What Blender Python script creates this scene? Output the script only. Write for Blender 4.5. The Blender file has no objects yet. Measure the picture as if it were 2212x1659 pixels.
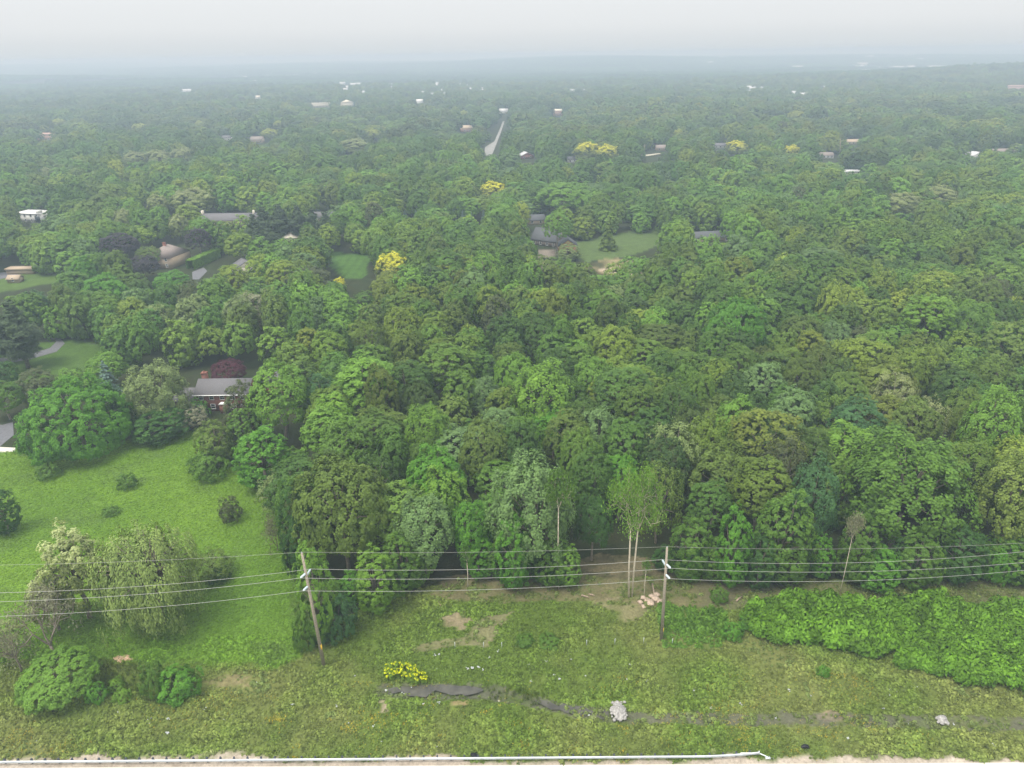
import bpy, math, random
import numpy as np
from mathutils import Matrix, Vector
R_ = math.radians
SC = bpy.context.scene
COL = SC.collection

# ------------------------------------------------------------------ camera
F = 1550.0                 # focal length in units of a 2212 x 1659 view
CX, CY = 1106.0, 829.5
PITCH, ROLL, CAMH = R_(24.7), R_(0.85), 90.0
fw = np.array([0, math.cos(PITCH), -math.sin(PITCH)])
r0 = np.array([1.0, 0, 0]); u0 = np.array([0, math.sin(PITCH), math.cos(PITCH)])
CR = math.cos(ROLL) * r0 - math.sin(ROLL) * u0
CU = math.cos(ROLL) * u0 + math.sin(ROLL) * r0
EYE = np.array([0, 0, CAMH])
cam_d = bpy.data.cameras.new("camera"); cam = bpy.data.objects.new("camera", cam_d); COL.objects.link(cam)
cam.matrix_world = Matrix(((CR[0], CU[0], -fw[0], 0), (CR[1], CU[1], -fw[1], 0), (CR[2], CU[2], -fw[2], CAMH), (0, 0, 0, 1)))
cam_d.sensor_width = 36; cam_d.lens = 36 * F / 2212; cam_d.clip_start = 0.5; cam_d.clip_end = 40000
SC.camera = cam

# ------------------------------------------------------------------ sky, sun, exposure
w = bpy.data.worlds.new("World"); SC.world = w; w.use_nodes = True
nt = w.node_tree; nt.nodes.clear()
ZENITH = 2.3
SUN_EL, SUN_ROT = R_(66), R_(235)
sky = nt.nodes.new("ShaderNodeTexSky"); sky.sky_type = 'NISHITA'; sky.sun_disc = False
sky.sun_elevation = SUN_EL; sky.sun_rotation = SUN_ROT
sky.air_density = 1.0; sky.dust_density = 3.0; sky.ozone_density = 1.0
hs = nt.nodes.new("ShaderNodeHueSaturation"); hs.inputs['Saturation'].default_value = 0.10
mx = nt.nodes.new("ShaderNodeMix"); mx.data_type = 'RGBA'; mx.inputs['Factor'].default_value = 0.94
mx.inputs['B'].default_value = (6.3, 6.5, 6.6, 1)          # even overcast veil of smoke
bg = nt.nodes.new("ShaderNodeBackground"); bg.inputs['Strength'].default_value = 0.13
wo = nt.nodes.new("ShaderNodeOutputWorld")
nt.links.new(sky.outputs[0], hs.inputs['Color']); nt.links.new(hs.outputs[0], mx.inputs['A'])
# overcast skies are about three times brighter overhead than at the horizon
geo_w = nt.nodes.new("ShaderNodeTexCoord"); sx = nt.nodes.new("ShaderNodeSeparateXYZ"); nt.links.new(geo_w.outputs['Generated'], sx.inputs[0])
zr = nt.nodes.new("ShaderNodeMapRange"); zr.inputs[1].default_value = 0.02; zr.inputs[2].default_value = 1.0; zr.inputs[3].default_value = 1.0; zr.inputs[4].default_value = ZENITH
nt.links.new(sx.outputs['Z'], zr.inputs[0]); vs = nt.nodes.new("ShaderNodeVectorMath"); vs.operation = 'SCALE'
hzr = nt.nodes.new("ShaderNodeMapRange"); hzr.interpolation_type = 'SMOOTHSTEP'; hzr.inputs[1].default_value = -0.005; hzr.inputs[2].default_value = 0.035; nt.links.new(sx.outputs['Z'], hzr.inputs[0])
hzm = nt.nodes.new("ShaderNodeMix"); hzm.data_type = 'RGBA'; hzm.inputs['A'].default_value = (5.15, 5.5, 5.7, 1); nt.links.new(hzr.outputs[0], hzm.inputs['Factor']); nt.links.new(mx.outputs['Result'], hzm.inputs['B'])
nt.links.new(hzm.outputs['Result'], vs.inputs[0]); nt.links.new(zr.outputs[0], vs.inputs['Scale'])
nt.links.new(vs.outputs[0], bg.inputs[0]); nt.links.new(bg.outputs[0], wo.inputs[0])
sd = bpy.data.lights.new("sun", 'SUN'); sd.energy = 3.6; sd.angle = R_(24); sd.color = (1, 0.955, 0.88)
so = bpy.data.objects.new("sun", sd); COL.objects.link(so)
sdir = Vector((math.sin(SUN_ROT) * math.cos(SUN_EL), math.cos(SUN_ROT) * math.cos(SUN_EL), math.sin(SUN_EL)))
so.rotation_euler = (-sdir).to_track_quat('-Z', 'Y').to_euler(); so.location = (0, -50, 300)
SC.view_settings.view_transform = 'Standard'; SC.view_settings.look = 'None'
SC.view_settings.exposure = 0.0; SC.view_settings.gamma = 1.0
SC.render.engine = 'CYCLES'
cy = SC.cycles
cy.max_bounces = 5; cy.diffuse_bounces = 2; cy.glossy_bounces = 2; cy.transmission_bounces = 3; cy.volume_bounces = 2; cy.transparent_max_bounces = 6
cy.use_denoising = True; cy.caustics_reflective = False; cy.caustics_refractive = False

# ------------------------------------------------------------------ helpers
rng = np.random.default_rng(11)
def tag(o, label=None, cat=None, group=None, kind=None):
    if label: o['label'] = label
    if cat: o['category'] = cat
    if group: o['group'] = group
    if kind: o['kind'] = kind
    return o

def hill(x, y):
    x = np.asarray(x, float); y = np.asarray(y, float)
    h = 33 * np.exp(-((x - 1750) / 700) ** 2 - ((y - 2300) / 420) ** 2)
    h = h + 22 * np.exp(-((x + 2300) / 900) ** 2 - ((y - 3300) / 500) ** 2)
    h = h + (34 + 12 * np.sin(x / 900 + .6) + 7 * np.sin(x / 370)) * np.clip((y - 3600) / 1600, 0, 1) ** 1.5
    h = h + 6 * np.exp(-((x - 230) / 170) ** 2 - ((y - 330) / 110) ** 2)
    fade = np.clip((y - 150) / 120, 0, 1)
    h = h + fade * (1.6 * np.sin(x / 83 + 1) * np.sin(y / 97) + 2.2 * np.sin(x / 310) * np.cos(y / 260 + 2))
    # shallow roadside ditch
    yc = 81.5 - 0.035 * x
    h = h - 0.9 * np.exp(-((y - yc) / 2.2) ** 2) * np.clip((130 - y) / 20, 0, 1)
    return h

def ray(px, py):
    d = fw + CR * ((px - CX) / F) + CU * ((CY - py) / F)
    return d
def at(px, py, z=0.0):
    """point of the scene seen at (px,py) that lies z above the terrain"""
    d = ray(px, py); p = None; zt = z
    for _ in range(12):
        t = (zt - CAMH) / d[2]
        p = EYE + d * t
        zt = z + float(hill(p[0], p[1]))
    return np.array([p[0], p[1], zt - z])        # ground point under it
def at_y(px, py, Y):
    d = ray(px, py); return EYE + d * (Y / d[1])
def proj(p):
    v = np.asarray(p, float) - EYE
    dz = v @ fw
    return CX + F * (v @ CR) / dz, CY - F * (v @ CU) / dz, dz

def in_poly(x, y, poly):
    x = np.asarray(x, float); y = np.asarray(y, float); c = np.zeros(x.shape, bool)
    n = len(poly); j = n - 1
    for i in range(n):
        xi, yi = poly[i]; xj, yj = poly[j]
        m = ((yi > y) != (yj > y)) & (x < (xj - xi) * (y - yi) / ((yj - yi) or 1e-9) + xi)
        c ^= m; j = i
    return c
def gpoly(pts):
    return [tuple(at(a, b)[:2]) for a, b in pts]

def vnoise(x, y, s, seed=0):
    """value noise in numpy"""
    x = np.asarray(x, float) / s; y = np.asarray(y, float) / s
    xi = np.floor(x).astype(np.int64); yi = np.floor(y).astype(np.int64); fx = x - xi; fy = y - yi
    fx = fx * fx * (3 - 2 * fx); fy = fy * fy * (3 - 2 * fy)
    def h(a, b):
        n = (a * 374761393 + b * 668265263 + seed * 1442695041) & 0xffffffff
        n = ((n ^ (n >> 13)) * 1274126177) & 0xffffffff
        return ((n ^ (n >> 16)) & 0xffff) / 65535.0
    return (h(xi, yi) * (1 - fx) + h(xi + 1, yi) * fx) * (1 - fy) + (h(xi, yi + 1) * (1 - fx) + h(xi + 1, yi + 1) * fx) * fy
def fbm(x, y, s, seed=0, o=4):
    v = 0; a = 0.5; t = 0
    for k in range(o):
        v = v + a * vnoise(x, y, s / 2 ** k, seed + k * 7); t += a; a *= 0.55
    return v / t

# ------------------------------------------------------------------ materials
def newmat(name):
    m = bpy.data.materials.new(name); m.use_nodes = True; n = m.node_tree; n.nodes.clear(); return m, n
def out(n, sh):
    o = n.nodes.new("ShaderNodeOutputMaterial"); n.links.new(sh, o.inputs[0]); return o
def simple(name, col, rough=0.8, scale=4.0, amt=0.25, metal=0.0, bump=0.0, spec=0.3):
    m, n = newmat(name)
    p = n.nodes.new("ShaderNodeBsdfPrincipled"); tc = n.nodes.new("ShaderNodeTexCoord")
    no = n.nodes.new("ShaderNodeTexNoise"); no.inputs['Scale'].default_value = scale; no.inputs['Detail'].default_value = 6
    n.links.new(tc.outputs['Object'], no.inputs['Vector'])
    ramp = n.nodes.new("ShaderNodeMapRange"); ramp.inputs[1].default_value = 0.3; ramp.inputs[2].default_value = 0.7
    ramp.inputs[3].default_value = 1 - amt; ramp.inputs[4].default_value = 1 + amt
    n.links.new(no.outputs[0], ramp.inputs[0])
    mu = n.nodes.new("ShaderNodeVectorMath"); mu.operation = 'SCALE'; mu.inputs[0].default_value = col
    n.links.new(ramp.outputs[0], mu.inputs['Scale']); n.links.new(mu.outputs[0], p.inputs['Base Color'])
    p.inputs['Roughness'].default_value = rough; p.inputs['Metallic'].default_value = metal
    p.inputs['Specular IOR Level'].default_value = spec
    if bump:
        b = n.nodes.new("ShaderNodeBump"); b.inputs['Strength'].default_value = bump
        n.links.new(no.outputs[0], b.inputs['Height']); n.links.new(b.outputs[0], p.inputs['Normal'])
    out(n, p.outputs[0]); return m

LEAF = 1.60
def leaf_mat(name, src, flower=False, trans=0.18, rough=0.55):
    """foliage; src = 'OBJ' (object colour) or 'INST' (per-copy tint) or a fixed rgb"""
    m, n = newmat(name); L = n.links.new
    if src == 'OBJ':
        c = n.nodes.new("ShaderNodeObjectInfo").outputs['Color']
    elif src == 'INST':
        a = n.nodes.new("ShaderNodeAttribute"); a.attribute_type = 'INSTANCER'; a.attribute_name = 'tint'; c = a.outputs['Color']
    else:
        a = n.nodes.new("ShaderNodeRGB"); a.outputs[0].default_value = (*src, 1); c = a.outputs[0]
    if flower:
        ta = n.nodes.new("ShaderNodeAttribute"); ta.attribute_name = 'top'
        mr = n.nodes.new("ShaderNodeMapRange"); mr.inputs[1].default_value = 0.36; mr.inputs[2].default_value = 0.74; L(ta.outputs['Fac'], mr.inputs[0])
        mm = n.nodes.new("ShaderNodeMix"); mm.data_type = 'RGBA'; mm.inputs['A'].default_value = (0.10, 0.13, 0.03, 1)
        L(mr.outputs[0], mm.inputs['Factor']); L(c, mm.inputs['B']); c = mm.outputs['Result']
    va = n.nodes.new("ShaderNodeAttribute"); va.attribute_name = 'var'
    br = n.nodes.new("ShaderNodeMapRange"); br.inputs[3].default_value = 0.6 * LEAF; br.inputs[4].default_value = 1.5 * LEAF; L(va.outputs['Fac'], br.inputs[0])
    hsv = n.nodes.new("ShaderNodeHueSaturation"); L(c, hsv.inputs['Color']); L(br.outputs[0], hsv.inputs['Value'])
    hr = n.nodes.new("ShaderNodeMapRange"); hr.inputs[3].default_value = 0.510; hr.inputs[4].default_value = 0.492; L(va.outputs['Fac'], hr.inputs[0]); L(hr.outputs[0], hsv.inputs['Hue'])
    p = n.nodes.new("ShaderNodeBsdfPrincipled"); L(hsv.outputs[0], p.inputs['Base Color'])
    p.inputs['Roughness'].default_value = rough; p.inputs['Specular IOR Level'].default_value = 0.16
    t = n.nodes.new("ShaderNodeBsdfTranslucent")
    gm = n.nodes.new("ShaderNodeMix"); gm.data_type = 'RGBA'; gm.blend_type = 'MULTIPLY'; gm.inputs['Factor'].default_value = 1; gm.inputs['B'].default_value = (1.15, 1.1, 0.5, 1)
    L(hsv.outputs[0], gm.inputs['A']); L(gm.outputs['Result'], t.inputs['Color'])
    ms = n.nodes.new("ShaderNodeMixShader"); ms.inputs[0].default_value = trans
    L(p.outputs[0], ms.inputs[1]); L(t.outputs[0], ms.inputs[2]); out(n, ms.outputs[0]); return m

M_leaf = leaf_mat("leaves", 'OBJ'); M_leaf_far = leaf_mat("leaves_far", 'INST'); M_blossom = leaf_mat("blossom_leaves", 'OBJ', True)
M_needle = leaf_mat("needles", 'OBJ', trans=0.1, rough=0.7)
M_tuft = leaf_mat("weed_leaves", 'INST', trans=0.3)
M_bark = simple("bark", (0.20, 0.17, 0.13), 0.9, 3, 0.35)
M_bark_pale = simple("pale_bark", (0.55, 0.48, 0.37), 0.9, 3, 0.3)

# ------------------------------------------------------------------ mesh building
def mesh_np(name, V, Q, mats, attrs=None, T=None, smooth=False, mi=None):
    me = bpy.data.meshes.new(name)
    V = np.asarray(V, np.float32); Q = np.asarray(Q, np.int32).reshape(-1, 4)
    nT = 0 if T is None else len(T)
    me.vertices.add(len(V)); me.vertices.foreach_set('co', V.ravel())
    loops = Q.ravel()
    if nT: loops = np.concatenate([loops, np.asarray(T, np.int32).ravel()])
    me.loops.add(len(loops)); me.loops.foreach_set('vertex_index', loops)
    st = np.arange(len(Q)) * 4
    if nT: st = np.concatenate([st, len(Q) * 4 + np.arange(nT) * 3])
    me.polygons.add(len(st)); me.polygons.foreach_set('loop_start', st.astype(np.int32))
    for m in (mats if isinstance(mats, (list, tuple)) else [mats]): me.materials.append(m)
    if mi is not None: me.polygons.foreach_set('material_index', np.asarray(mi, np.int32))
    me.update(calc_edges=True)
    if smooth: me.polygons.foreach_set('use_smooth', np.ones(len(st), bool))
    for k, a in (attrs or {}).items():
        a = np.asarray(a, np.float32)
        if a.ndim == 1:
            at_ = me.attributes.new(k, 'FLOAT', 'FACE' if len(a) == len(st) else 'POINT'); at_.data.foreach_set('value', a)
        else:
            at_ = me.attributes.new(k, 'FLOAT_COLOR', 'FACE' if len(a) == len(st) else 'POINT')
            at_.data.foreach_set('color', np.c_[a, np.ones(len(a))].astype(np.float32).ravel())
    return me
def obj(name, me, parent=None):
    o = bpy.data.objects.new(name, me); COL.objects.link(o)
    if parent: o.parent = parent
    return o

def unit(v): return v / np.maximum(np.linalg.norm(v, axis=-1, keepdims=True), 1e-9)
def quads(P, N, size, g, asp=1.0, axis=None):
    """leaf quads at P facing N"""
    n = len(P)
    a = g.normal(size=(n, 3)) if axis is None else axis + 0.25 * g.normal(size=(n, 3))
    t = unit(a - N * np.sum(a * N, 1, keepdims=True)); b = np.cross(N, t)
    s = (np.ones(n) * size * g.uniform(0.65, 1.3, n))[:, None]
    t = t * s * asp; b = b * s
    V = np.stack([P - t, P - b * 0.8 + t * .1, P + t, P + b * 0.8 + t * .1], 1).reshape(-1, 3)
    return V, np.arange(n * 4).reshape(-1, 4)

class MB:
    """collects boxes, prisms and tubes into one mesh"""
    def __init__(s): s.V = []; s.Q = []; s.T = []; s.n = 0
    def add(s, V, Q=(), T=()):
        s.V.append(np.asarray(V, float)); s.Q += [[i + s.n for i in q] for q in Q]; s.T += [[i + s.n for i in t] for t in T]; s.n += len(V); return s
    def box(s, x0, x1, y0, y1, z0, z1):
        return s.add([(x0, y0, z0), (x1, y0, z0), (x1, y1, z0), (x0, y1, z0), (x0, y0, z1), (x1, y0, z1), (x1, y1, z1), (x0, y1, z1)],
                     [(3, 2, 1, 0), (4, 5, 6, 7), (0, 1, 5, 4), (1, 2, 6, 5), (2, 3, 7, 6), (3, 0, 4, 7)])
    def tube(s, pts, rad, k=6, cap=True):
        pts = np.asarray(pts, float); rad = np.ones(len(pts)) * rad; V = []; Q = []
        for i, p in enumerate(pts):
            d = pts[min(i + 1, len(pts) - 1)] - pts[max(i - 1, 0)]; d = d / (np.linalg.norm(d) + 1e-9)
            a = np.cross(d, (0, 0, 1) if abs(d[2]) < 0.9 else (1, 0, 0)); a /= np.linalg.norm(a); b = np.cross(d, a)
            for j in range(k):
                t = 2 * math.pi * j / k; V.append(p + rad[i] * (math.cos(t) * a + math.sin(t) * b))
        for i in range(len(pts) - 1):
            for j in range(k): Q.append((i * k + j, i * k + (j + 1) % k, (i + 1) * k + (j + 1) % k, (i + 1) * k + j))
        T = []
        if cap:
            V += [pts[0], pts[-1]]; c0 = len(V) - 2; e = (len(pts) - 1) * k
            for j in range(k): T += [(c0, (j + 1) % k, j), (c0 + 1, e + j, e + (j + 1) % k)]
        return s.add(V, Q, T)
    def gable(s, x0, x1, y0, y1, z0, z1, th=0.2, along='x', over=0.4):
        """gable roof slab, ridge along x or y"""
        if along == 'x':
            ym = (y0 + y1) / 2; sl = (z1 - z0) / (ym - y0); a, b = y0 - over, y1 + over; zo = z0 - sl * over
            P = [(a, zo), (ym, z1), (b, zo), (b, zo - th), (ym, z1 - th), (a, zo - th)]
            V = [(x0 - over, p[0], p[1]) for p in P] + [(x1 + over, p[0], p[1]) for p in P]
        else:
            xm = (x0 + x1) / 2; sl = (z1 - z0) / (xm - x0); a, b = x0 - over, x1 + over; zo = z0 - sl * over
            P = [(a, zo), (xm, z1), (b, zo), (b, zo - th), (xm, z1 - th), (a, zo - th)]
            V = [(p[0], y0 - over, p[1]) for p in P] + [(p[0], y1 + over, p[1]) for p in P]
        Q = [(0, 1, 7, 6), (1, 2, 8, 7), (2, 3, 9, 8), (3, 4, 10, 9), (4, 5, 11, 10), (5, 0, 6, 11), (0, 5, 4, 1), (1, 4, 3, 2), (6, 7, 10, 11), (7, 8, 9, 10)]
        return s.add(V, Q)
    def hip(s, x0, x1, y0, y1, z0, z1, over=0.4):
        x0 -= over; x1 += over; y0 -= over; y1 += over
        wx, wy = x1 - x0, y1 - y0; ym = (y0 + y1) / 2; xm = (x0 + x1) / 2
        if wx >= wy: A, B = (x0 + wy / 2 * .95, ym, z1), (x1 - wy / 2 * .95, ym, z1)
        else: A, B = (xm, y0 + wx / 2 * .95, z1), (xm, y1 - wx / 2 * .95, z1)
        V = [(x0, y0, z0), (x1, y0, z0), (x1, y1, z0), (x0, y1, z0), A, B]
        if wx >= wy: return s.add(V, [(0, 1, 5, 4), (2, 3, 4, 5), (3, 2, 1, 0)], [(1, 2, 5), (3, 0, 4)])
        return s.add(V, [(1, 2, 5, 4), (3, 0, 4, 5), (3, 2, 1, 0)], [(0, 1, 4), (2, 3, 5)])
    def gend(s, x0, x1, y0, y1, z0, z1, along='x'):
        """gable end walls (solid prism under the roof)"""
        if along == 'x':
            ym = (y0 + y1) / 2; V = [(x0, y0, z0), (x0, y1, z0), (x0, ym, z1), (x1, y0, z0), (x1, y1, z0), (x1, ym, z1)]
        else:
            xm = (x0 + x1) / 2; V = [(x0, y0, z0), (x1, y0, z0), (xm, y0, z1), (x0, y1, z0), (x1, y1, z0), (xm, y1, z1)]
        return s.add(V, [(0, 1, 4, 3), (1, 2, 5, 4), (2, 0, 3, 5)], [(0, 2, 1), (3, 4, 5)])
    def mesh(s, name, mat, smooth=False, **k): return mesh_np(name, np.concatenate(s.V), s.Q if s.Q else np.zeros((0, 4)), mat, T=s.T or None, smooth=smooth, **k)
    def build(s, name, mat, parent=None, smooth=False): return obj(name, s.mesh(name, mat, smooth), parent)

# ------------------------------------------------------------------ tree shapes
def rdir(g, n): return unit(g.normal(size=(n, 3)))
def prof(t, lo=0.45):
    """outline radius of a crown, t = 0 bottom .. 1 top"""
    t = np.clip(t, 0, 1)
    return np.where(t < lo, (0.55 + 0.45 * np.sin(np.pi / 2 * t / lo)), np.sqrt(np.clip(1 - ((t - lo) / (1 - lo)) ** 2.2, 0, 1)))
def crown_leaves(g, R, z0, z1, nl, nc, nleaf, leaf, low=0.36, amp=0.38, cr=0.16, point=0.0, droop=0.0, gap=0.0, full=2.05, out_n=0.9):
    """a domed crown: nl boughs swell the outline, nc leaf tufts cover it, nleaf leaves each"""
    zc = z0 + (z1 - z0) * low
    i = np.arange(nl) + .5; ph = np.arccos(1 - 1.55 * i / nl); az = i * 2.39996 + g.normal(size=nl) * .3
    Ld = np.stack([np.sin(ph) * np.cos(az), np.sin(ph) * np.sin(az), np.cos(ph)], 1); lh = g.uniform(.75, 1.15, nl); lv = g.uniform(.42, .56, nl)
    i = np.arange(nc) + .5; mxp = full; ph = np.arccos(1 - (1 - math.cos(mxp)) * i / nc) + g.normal(size=nc) * .05; az = i * 2.39996 + g.normal(size=nc) * .25
    D = np.stack([np.sin(ph) * np.cos(az), np.sin(ph) * np.sin(az), np.cos(ph)], 1)
    d2 = ((D[:, None] - Ld[None]) ** 2).sum(2); wid = 1.15 / math.sqrt(nl)
    e = np.exp(-d2 / (2 * wid ** 2)) * lh[None]; k = e.argmax(1); lobe = e.max(1)
    f = (1 - amp) + amp * lobe + g.normal(size=nc) * .035
    rad = R * np.abs(np.sin(np.clip(ph, 0, math.pi))) ** .88; up = np.cos(ph)
    zz = np.where(up > 0, (z1 - zc) * up, (zc - z0) * up * 1.35)
    C = np.stack([rad * np.cos(az), rad * np.sin(az), zz], 1) * f[:, None]; C[:, 2] += zc
    if gap: kp = g.random(nc) > gap; C, D, k, f = C[kp], D[kp], k[kp], f[kp]; nc = len(C)
    out_ = unit(D + [0, 0, .35]); sr = R * cr * g.uniform(.75, 1.3, nc)
    cvar = lv[k] + g.normal(size=nc) * .045 + (f - f.mean()) * .35
    n = nc * nleaf
    q = unit(rdir(g, n) + np.repeat(out_, nleaf, 0) * .9)
    sc = np.stack([np.ones(n), np.ones(n), np.full(n, .9 + point)], 1)
    P = np.repeat(C, nleaf, 0) + q * sc * np.repeat(sr, nleaf)[:, None] * g.uniform(.35, 1.15, n)[:, None] ** .7
    if droop: P[:, 2] -= droop * g.random(n) ** 1.3 * np.repeat(sr, nleaf) * (1 - .5 * np.repeat(up > .8, nleaf) if not gap else 1)
    P[:, 2] = np.maximum(P[:, 2], z0 * .6 + .1 + g.random(n) * .3)
    N = unit(q * .6 + .5 * rdir(g, n) + np.repeat(out_, nleaf, 0) * .95)
    if droop: V, Q = quads(P, N, leaf, g, 1.8, np.array([0, 0, -1.0]))
    else: V, Q = quads(P, N, leaf, g, 1.15)
    var = np.clip(np.repeat(cvar, nleaf) + g.normal(size=n) * .12, 0, 1)
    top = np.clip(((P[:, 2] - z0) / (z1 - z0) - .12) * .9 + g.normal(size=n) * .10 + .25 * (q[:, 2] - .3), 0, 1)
    L = np.stack([Ld[:, 0] * R * .8, Ld[:, 1] * R * .8, zc + np.where(Ld[:, 2] > 0, (z1 - zc) * Ld[:, 2], (zc - z0) * Ld[:, 2]) * .85], 1)
    return V, Q, var, top, L
def branch_trunk(g, L, z_split, r, lean=0.0, k=6, frac=0.6):
    m = MB(); n = 4
    top = np.array([g.normal() * 0.3 + lean, g.normal() * 0.3, z_split])
    base = np.array([0, 0, -0.5])
    m.tube([base, base + [0, 0, 0.7], base * .4 + top * .6 + g.normal(size=3) * [.12, .12, 0], top], [r * 1.35, r * 1.05, r * 0.85, r * 0.72], k)
    idx = np.argsort(-L[:, 2])[: max(3, int(len(L) * frac))]
    for j in idx:
        e = L[j]; s0 = base * (0.3 * g.random()) + top * 1.0 if e[2] > z_split else base + (top - base) * max(0.35, e[2] / z_split * 0.8)
        s0 = top if e[2] > z_split + 0.5 else s0
        mid = (s0 + e) / 2 + np.array([0, 0, 0.12 * np.linalg.norm(e - s0)]) + g.normal(size=3) * 0.15
        m.tube([s0, mid, e], [r * 0.42, r * 0.28, r * 0.1], 5)
    return m
def proto_broad(seed, R, H, z0, nl, ns, nleaf, leaf, r=0.3, mat=M_leaf, **k):
    g = np.random.default_rng(seed)
    V, Q, var, top, L = crown_leaves(g, R, z0, H, nl, ns, nleaf, leaf, **k)
    V[:, 2] *= 1.0
    c = mesh_np("crown", V, Q, mat, {'var': var, 'top': top})
    t = branch_trunk(g, L, z0 + (H - z0) * 0.25, r).mesh("trunk", M_bark, True)
    return dict(c=c, t=t, R=R, H=H)
def proto_conifer(seed, R, H, z0, layers, nb, leaf, kind='spruce', mat=M_needle):
    g = np.random.default_rng(seed); P = []; N = []; va = []
    m = MB(); m.tube([(0, 0, -.5), (0, 0, H * .5), (0, 0, H * .97)], [R * .09, R * .06, .03], 6)
    for i in range(layers):
        t = (i + 0.3) / layers; z = z0 + (H - z0) * t
        if kind == 'spruce': rad = R * (1 - t) ** 0.85 + 0.15; n = max(4, int(nb * (1 - t * .7)))
        else: rad = R * (0.55 + 0.45 * math.sin(math.pi * min(1, t * 1.05 + .1))) * (1 - 0.55 * t) * g.uniform(.7, 1.15); n = max(3, int(nb * .6))
        for b in range(n):
            a = g.uniform(0, 2 * math.pi); l = rad * g.uniform(.75, 1.1); dz = (-0.28 if kind == 'spruce' else 0.10) * l
            bz = z + g.normal() * .15 * (H - z0) / layers; bv = g.normal() * .1
            if kind != 'spruce' and b % 2 == 0: m.tube([(0, 0, bz - .2), (l * .8 * math.cos(a), l * .8 * math.sin(a), bz + dz * .8)], [.09, .03], 4, False)
            q = max(5, int(l / leaf * (4.5 if kind == 'spruce' else 9)))
            u = g.uniform(0.15 if kind == 'spruce' else 0.35, 1.05, q)
            wdt = (0.16 if kind == 'spruce' else 0.26) * l * (1.1 - u * .5)
            off = g.normal(size=q) * wdt
            x = l * u * math.cos(a) - off * math.sin(a); y = l * u * math.sin(a) + off * math.cos(a)
            zz = bz + dz * u + g.normal(size=q) * (0.08 if kind == 'spruce' else .16) * l * .6 - np.abs(off) * .25
            P.append(np.stack([x, y, zz], 1)); nn = np.tile([math.cos(a) * .55, math.sin(a) * .55, .8], (q, 1)); N.append(nn)
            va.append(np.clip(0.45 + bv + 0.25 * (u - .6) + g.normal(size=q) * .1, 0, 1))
    P = np.concatenate(P); N = unit(np.concatenate(N) + .4 * rdir(g, len(P))); va = np.concatenate(va)
    V, Q = quads(P, N, leaf, g, 1.5)
    return dict(c=mesh_np("crown", V, Q, mat, {'var': va}), t=m.mesh("trunk", M_bark, True), R=R, H=H)
def twigs(g, m, p, d, l, r, depth, ends, spread=0.75):
    q = p + d * l * .5 + g.normal(size=3) * l * .05; e = q + (d + g.normal(size=3) * .12) * l * .5
    m.tube([p, q, e], [r, r * .85, r * .65], 5 if r > .05 else 3, False)
    if depth == 0: ends.append(e); return
    for k in range(int(g.integers(2, 4))):
        nd = unit(d + g.normal(size=3) * spread * .75 + np.array([0, 0, .12])); twigs(g, m, e, nd, l * g.uniform(.62, .85), r * .6, depth - 1, ends, spread)
    if depth > 1: ends.append(e)
def proto_bare(seed, R, H, trunk_h, depth=5, nleaf=3, leaf=.18, r=.22, bark=None, stems=1, lr=.5, spread=.75, l0=.28):
    g = np.random.default_rng(seed); m = MB(); ends = []
    for s in range(stems):
        b = np.array([0.9 * (s - (stems - 1) / 2), 0.4 * (s % 2), -.4]); tp = np.array([b[0] * 1.6 + g.normal() * .3, g.normal() * .3, trunk_h])
        m.tube([b, (b + tp) / 2 + g.normal(size=3) * .12, tp], [r * 1.2, r, r * .8], 7)
        for k in range(4):
            a = k * 1.57 + g.normal() * .4; twigs(g, m, tp, unit(np.array([math.cos(a) * .7 * spread, math.sin(a) * .7 * spread, .8])), (H - trunk_h) * l0, r * .55, depth, ends, spread)
    E = np.array(ends); n = len(E) * nleaf
    P = np.repeat(E, nleaf, 0) + g.normal(size=(n, 3)) * lr; N = unit(rdir(g, n) + [0, 0, .5])
    V, Q = quads(P, N, leaf, g, 1.3); va = np.clip(.5 + g.normal(size=n) * .15, 0, 1)
    s = min(1.0, R / max(1e-3, np.percentile(np.hypot(E[:, 0], E[:, 1]), 97)))
    hh = H / max(E[:, 2].max(), 1)
    c = mesh_np("crown", V * [s, s, hh], Q, M_leaf, {'var': va, 'top': va})
    for i in range(len(m.V)): m.V[i] = m.V[i] * [s, s, hh]
    return dict(c=c, t=m.mesh("trunk", bark or M_bark, True), R=R, H=H)
def proto_willow(seed, R, H):
    g = np.random.default_rng(seed); nl = 42
    V, Q, var, top, L = crown_leaves(g, R, H * .12, H * .97, nl, 420, 58, .12, low=.5, amp=.42, cr=.10, droop=3.2, gap=.08, full=2.4)
    t = branch_trunk(g, L, H * .38, .42, frac=.9, lean=.3)
    t.tube([(1.0, -.3, -.3), (1.3, -.6, H * .3), (2.2, -1.0, H * .6)], [.3, .22, .1], 6)
    return dict(c=mesh_np("crown", V, Q, M_leaf, {'var': var, 'top': top}), t=t.mesh("trunk", M_bark, True), R=R, H=H)

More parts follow.
